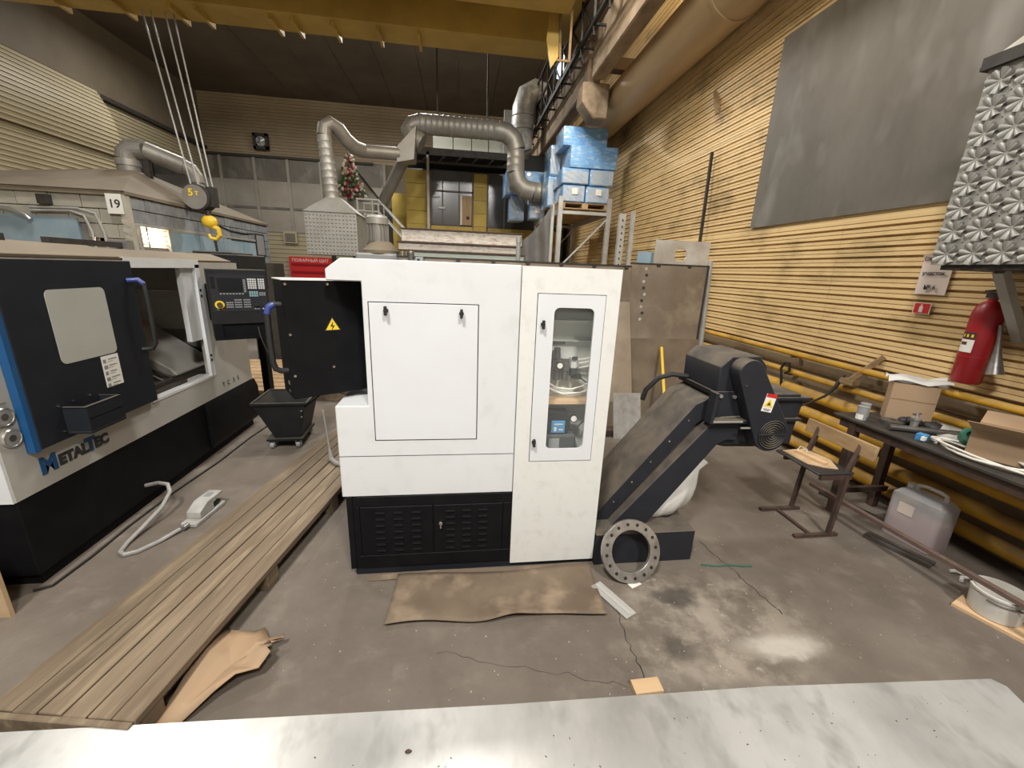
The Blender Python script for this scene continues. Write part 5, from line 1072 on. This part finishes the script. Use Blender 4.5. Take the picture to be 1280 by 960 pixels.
ob('frame', MB().box(-7.52,-7.42,17.8,17.9,5.62,6.15).box(-7.10,-7.0,17.8,17.9,5.62,6.15).box(-7.5,-7.0,17.8,17.9,6.05,6.15).box(-7.5,-7.0,17.8,17.9,5.62,5.72), 'dark_steel', WF); ob('disc', MB().cyl((-7.26,17.88,5.885),(-7.26,17.84,5.885), .17, n=20), 'rack_grey', WF)
for k in range(4): g = k*PI/2+.4; ob('blade', MB().obox((-7.26+.08*math.cos(g),17.82,5.885+.08*math.sin(g)),(math.cos(g),.2,math.sin(g)),(0,1,0),(-math.sin(g),0,math.cos(g)), .075,.006,.03), 'zinc', WF)
single('steel_cabinet', MB().box(-3.35,-2.95,7.2,7.6,0,1.62).box(-3.33,-2.97,7.19,7.2,.05,1.58), 'dark_steel', 'dark steel cabinet standing past the left lathe', 'cabinet', (-3.15,7.4,0))
# ------------------------------------------------------------------ block-built booth on the left
BT = thing('spray_booth', 'block-built booth number nineteen with sloping dusty roof at the left', 'booth', (-7, 10, 0))
BX, BY0, BY1, BZ = -5.2, 7.62, 12.55, 2.56
ob('core', MB().box(-9.0, BX-.03, BY0+.9, BY1, 0, BZ-.02).box(-9.0, BX-.5, BY0+.03, BY0+.9, 0, BZ-.02).box(BX-.5, BX-.03, BY0+.03, BY0+.9, 0, 1.80).box(BX-.5, BX-.03, BY0+.03, BY0+.9, 2.17, BZ-.02), 'mortar', BT)
bl_me = {}
def block(axis, a, z, ln, h, m_):
    key = (axis, round(ln,3), round(h,3), m_)
    if key not in bl_me:
        mb = MB().box(-.03, .012, .006, ln-.006, .006, h-.006) if axis == 'y' else MB().box(.006, ln-.006, -.012, .03, .006, h-.006)
        o = ob('block', mb, m_, BT, local=True, bevel=.006); bl_me[key] = o.data
    else: o = ob('block', bl_me[key], None, BT)
    j = random.uniform(-.006,.006)
    o.location = (Vector((BX+j, a, z)) if axis == 'y' else Vector((a, BY0+j, z)))-Vector((-7,10,0))
for r in range(5):
    z = BZ-.20*(r+1); y = BY0-(.2 if r % 2 else 0)
    while y < BY1-.1:
        y0 = max(y, BY0); ln = min(y+.4, BY1)-y0
        win = (z < 2.12 and y0 < 11.9)
        if ln > .1 and not win: block('y', y0, z, ln, .2, 'block')
        y += .4
for r in range(5):
    z = BZ-.22*(r+1); x = -8.9-(.22 if r % 2 else 0)
    while x < BX-.15:
        if x > -9.0 and not (z < 2.1 and x < -5.95): block('x', x, z, min(.44, BX-x), .22, 'block_tan')
        x += .44
ob('corner_post', MB().box(BX-.06, BX+.03, BY0-.05, BY0+.06, 0, BZ), 'block_tan', BT); ob('top_beam', MB().box(BX-.1, BX+.05, BY0-.05, BY1, BZ, BZ+.05).box(-9.0, BX, BY0-.06, BY0+.1, BZ-.02, BZ+.05), 'booth_roof', BT)
ob('lintel', MB().box(BX-.02, BX+.03, BY0+.1, 12.0, 2.115, 2.165), 'rack_grey', BT)
for y in (BY0+.12, 8.46): ob('window_frame', MB().box(BX-.02,BX+.03,y,y+.05,1.2,2.12), 'rack_grey', BT)
for k in range(4): ob('window_bar', MB().box(BX-.03,BX-.015,7.8,8.46,1.84+k*.08,1.848+k*.08), 'dark_steel', BT)
ob('window_bar', MB().box(BX-.03,BX-.015,8.0,8.012,1.8,2.12), 'dark_steel', BT)
ob('inner_wall', MB().box(BX-.52,BX-.50,7.66,8.5,1.8,2.17), 'lit_inside', BT)
lampb = ob('inspection_lamp', MB().box(BX-.16,BX-.10,8.10,8.42,1.86,2.04), 'lamp_glow', BT)
pl_d = bpy.data.lights.new('inspection_lamp_light', 'POINT'); pl_d.energy = 40; pl_d.color = (1, .8, .55); pl_d.shadow_soft_size = .08
pl_o = bpy.data.objects.new('inspection_lamp_light', pl_d); col.objects.link(pl_o); pl_o.location = (BX-.26, 8.3, 1.97)
for y in (8.53, 9.4, 10.27, 11.14): ob('blue_panel', MB().box(BX-.03,BX+.012,y,y+.85,.9,2.11), 'booth_blue', BT)
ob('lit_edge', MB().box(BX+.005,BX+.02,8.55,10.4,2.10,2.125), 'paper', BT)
ob('dark_gap', MB().box(BX-.02,BX+.016,10.6,11.95,2.075,2.11), 'ink', BT)
ob('blue_panel', MB().box(-9.0,-5.92,BY0-.03,BY0+.02,.8,2.19), 'booth_blue', BT)
ob('small_window', MB().box(BX-.01,BX+.03,11.75,12.25,1.75,2.32), 'dark_steel', BT); ob('small_pane', MB().box(BX+.03,BX+.034,11.8,12.2,1.8,2.28), 'plastic_grey', BT)
ob('cable', MB().tube([(BX+.02,10.2,2.34),(BX+.03,10.6,2.28),(BX+.03,11.2,2.27),(BX+.02,11.7,2.30)], .014, 6), 'cable_black', BT)
ob('conduit', MB().tube([(-9.0,BY0-.1,2.33),(-7.6,BY0-.1,2.30),(-6.75,BY0-.1,2.26),(-6.55,BY0-.1,2.18),(-6.5,BY0-.1,2.12)], .035, 10), 'zinc', BT)
ob('conduit', MB().tube([(-6.5,BY0-.06,2.26),(-5.95,BY0-.06,2.28),(-5.78,BY0-.06,2.22),(-5.72,BY0-.06,2.0),(-5.70,BY0-.06,1.0)], .02, 10), 'rack_grey', BT)
ob('conduit', MB().tube([(-6.5,BY0-.06,2.31),(-5.85,BY0-.06,2.32),(-5.62,BY0-.06,2.26),(-5.55,BY0-.06,2.0),(-5.52,BY0-.06,1.0)], .02, 10), 'rack_grey', BT)
ob('junction_box', MB().box(-6.35,-6.2,BY0-.10,BY0-.02,2.36,2.5), 'dark_steel', BT)
ob('roof', MB().hexa([(-9.0,BY0-.08,BZ+.05),(BX+.05,BY0-.08,BZ+.05),(BX+.05,BY1,BZ+.05),(-9.0,BY1,BZ+.05),(-6.6,9.3,3.20),(-6.1,9.3,3.20),(-6.1,9.8,3.20),(-6.6,9.8,3.20)]), 'booth_roof', BT)
sg = ob('number_plate', MB().box(-5.42,-5.20,BY0-.075,BY0-.065,2.27,2.56), 'paper', BT); ob('number', MB().text('19', .17, (-5.31,BY0-.076,2.36), (1,0,0), (0,0,1), 'CENTER', .001, .003), 'ink', sg)
for k in range(5): ob('stripe', MB().hexa([(-5.27,BY0-.056,1.62+k*.13),(-5.16,BY0-.056,1.56+k*.13),(-5.16,BY0-.052,1.56+k*.13),(-5.27,BY0-.052,1.62+k*.13),(-5.27,BY0-.056,1.68+k*.13),(-5.16,BY0-.056,1.62+k*.13),(-5.16,BY0-.052,1.62+k*.13),(-5.27,BY0-.052,1.68+k*.13)]), 'plate_pale', BT)
BD = thing('booth_exhaust_duct', 'dusty elbowed exhaust duct rising from the booth roof', 'duct', (-6.3, 9.5, 3.2))
ob('riser', MB().cyl((-6.30,9.5,3.2),(-6.30,9.5,3.42), .18, n=22), 'duct_dusty', BD); ob('collar', MB().cyl((-6.30,9.5,3.30),(-6.30,9.5,3.41), .195, n=22), 'duct_zinc', BD)
ob('elbow', MB().tube([(-6.30,9.5,3.42),(-6.28,9.5,3.52),(-6.20,9.52,3.60),(-6.02,9.56,3.61)], .185, 20), 'duct_dusty', BD, smooth=.3)
ob('run', MB().cyl((-6.02,9.56,3.61),(-5.50,9.8,3.42), .16, n=22), 'duct_dusty', BD); ob('elbow', MB().tube([(-5.50,9.8,3.42),(-5.38,9.83,3.36),(-5.32,9.84,3.24),(-5.31,9.84,3.12)], .14, 20), 'duct_dusty', BD, smooth=.3)
ob('outlet', MB().cyl((-5.31,9.84,3.14),(-5.31,9.84,2.85), .115, n=20), 'duct_zinc', BD); ob('support', MB().box(-6.05,-5.95,9.5,9.58,3.1,3.46), 'dark_steel', BD)
# ------------------------------------------------------------------ overhead crane
CR = thing('overhead_crane', 'yellow double-girder overhead crane bridge across the hall', 'crane', (-3, 8.6, 5.6))
ob('far_girder', MB().box(-9.1, 1.75, 8.62, 9.25, 5.66, 6.75), 'crane', CR); ob('near_girder', MB().box(-9.1, 1.75, 7.15, 7.75, 5.66, 6.75), 'crane', CR)
for x in (-6.6,-5.6,-4.75,-4.35,-3.2,-2.85,-2.2,-1.45,-.75): ob('stiffener', MB().box(x, x+.05, 8.7, 9.27, 5.58, 5.7), 'crane', CR)
ob('end_carriage', MB().box(1.78, 2.10, 6.8, 9.5, 5.98, 6.35), 'crane', CR)
ob('end_plate', MB().prism([(1.50,5.90),(1.46,5.45),(1.56,5.05),(1.72,5.28),(1.70,6.0)], 'y', 8.1, 8.15), 'crane', CR)
ob('end_post', MB().bar((1.64,8.05,6.4),(1.70,8.05,5.12), .03,.04).bar((1.86,8.05,6.4),(1.86,8.05,5.15), .04,.04).bar((1.64,8.05,5.15),(1.88,8.05,5.15), .03,.03), 'wood_old', CR)
HK = thing('hook_block', 'round five-tonne hook block with yellow hook hanging over the booth', 'hook', (-4.95, 9.1, 2.2))
hx, hy, hz = -4.92, 9.1, 2.76
ob('sheave_cover', MB().cyl((hx,hy-.10,hz),(hx,hy+.16,hz), .235, n=28), 'dark_steel', HK, bevel=.01); ob('cover_face', MB().cyl((hx-.02,hy-.10,hz),(hx-.02,hy-.115,hz), .215, n=28), 'duct_dusty', HK)
ob('lettering', MB().text('5', .17, (hx-.12,hy-.117,hz+.02), (1,0,0), (0,0,1), 'LEFT', .001, .006).text('т', .12, (hx+.0,hy-.117,hz+.03), (1,0,0), (0,0,1), 'LEFT', .001, .004), 'label_yellow', HK)
ob('side_plate', MB().box(hx+.16,hx+.28,hy-.05,hy+.12,hz-.15,hz+.2), 'dark_steel', HK)
ob('shank', MB().cyl((hx+.12,hy,hz-.22),(hx+.12,hy,hz-.36), .05, n=14), 'dark_steel', HK); ob('hook_swivel', MB().blob((hx+.12,hy,hz-.42), .14,.10,.12, 14, 9), 'yellow', HK)
ob('hook', MB().tube([(hx+.16,hy,hz-.50),(hx+.26,hy,hz-.55),(hx+.27,hy,hz-.66),(hx+.2,hy,hz-.74),(hx+.10,hy,hz-.72),(hx+.07,hy,hz-.64)], [.05,.045,.04,.035,.03,.02], 10), 'yellow', HK)
for k, (x0_, x1_) in enumerate(((-5.35,-5.03),(-5.22,-4.90),(-5.00,-4.74),(-4.87,-4.66))): ob('rope', MB().cyl((x0_+.02,9.05,5.66),(x1_,9.12,hz+.15), .014, n=8), 'rack_grey', HK)
cq = MB()
for k in range(30): cq.obox((hx+.17+.0015*k,hy,hz-.76-k*.036),(1,0,0) if k % 2 else (0,1,0),(0,1,0) if k % 2 else (-1,0,0),(0,0,1), .022,.012,.022)
ch = ob('chain', cq, 'dark_steel', HK); ch['kind'] = 'stuff'
# runway: concrete columns, corbels, beam and dark steel lattice walkway
RW = thing('crane_runway', 'dirty concrete crane runway beam on corbels along the right wall', 'beam', (2.5, 8, 4.7))
for (y0, y1) in ((-2, 7.9), (8.15, 15.5)):
    ob('runway_beam', MB().box(2.24, 2.48, y0, y1, 4.86, 5.55).box(2.18, 2.60, y0, y1, 5.55, 5.80), 'concrete_beam', RW, bevel=.02)
    ob('rail', MB().box(2.32, 2.42, y0, y1, 5.80, 5.92), 'lattice', RW)
for y in (7.95, 13.5):
    ob('corbel', MB().prism([(2.12,4.85),(2.12,4.55),(2.34,4.30),(2.60,4.30),(2.60,4.85)], 'y', y+.0, y+.4), 'concrete_beam', RW, bevel=.02)
    ob('wall_tie', MB().box(2.49, 3.36, y+.1, y+.3, 5.12, 5.3), 'concrete_beam', RW)
LT = thing('lattice_walkway', 'dark steel lattice walkway rails beside the crane runway', 'walkway', (2.1, 9, 5))
for (x, z) in ((2.05,5.35),(2.05,5.9),(2.15,5.62),(2.0,6.3)): ob('rail', MB().bar((x,5.0,z),(x,15.5,z), .04,.05), 'lattice', LT)
for k in range(15):
    y = 5.2+k*.7; ob('post', MB().bar((2.05,y,5.2),(2.02,y,6.35), .035,.035), 'lattice', LT); ob('diagonal', MB().bar((2.05,y,5.35),(2.05,y+.7,5.9), .03,.03), 'lattice', LT); ob('bracket', MB().bar((2.05,y,5.35),(2.32,y,5.35), .03,.03), 'lattice', LT)
ob('deck_edge', MB().box(1.98,2.0,5,15.5,5.27,5.33), 'lattice', LT)
fk = MB(); rq = random.Random(11)
for k in range(150):
    x = rq.uniform(-1.4,2.0); y = rq.uniform(.55,1.0); s_0 = rq.uniform(.0005,.0014); a = rq.uniform(0,PI)
    fk.obox((x,y,.1208),(math.cos(a),math.sin(a),0),(-math.sin(a),math.cos(a),0),(0,0,1), s_0*rq.uniform(1,3),s_0,.0006)
single('dirt_specks', fk, 'rust', 'dark dirt specks scattered over the aluminium sheet', 'dirt', (.3,.8,.12), kind='stuff', smooth=0)
fk = MB()
for k in range(260):
    x = rq.uniform(-1.6,2.7); y = rq.uniform(1.15,2.4); s_0 = rq.uniform(.0006,.0018); a = rq.uniform(0,PI)
    if -.6 < x < 1.45 and y > 1.9: continue
    fk.obox((x,y,.0012),(math.cos(a),math.sin(a),0),(-math.sin(a),math.cos(a),0),(0,0,1), s_0*rq.uniform(1,3),s_0,.0009)
single('metal_chips', fk, 'plate_pale', 'tiny pale metal chips scattered on the concrete floor', 'chips', (.3,1.6,0), kind='stuff', smooth=0)
single('daylight_slit', MB().box(2.10,2.14,9.7,10.15,5.72,5.98), 'daylight_glow', 'glowing white block standing in for a daylight gap between the dark crane walkway bars', 'daylight gap', (2.12,10,5.7))  # glowing block added in place of the clerestory daylight gap
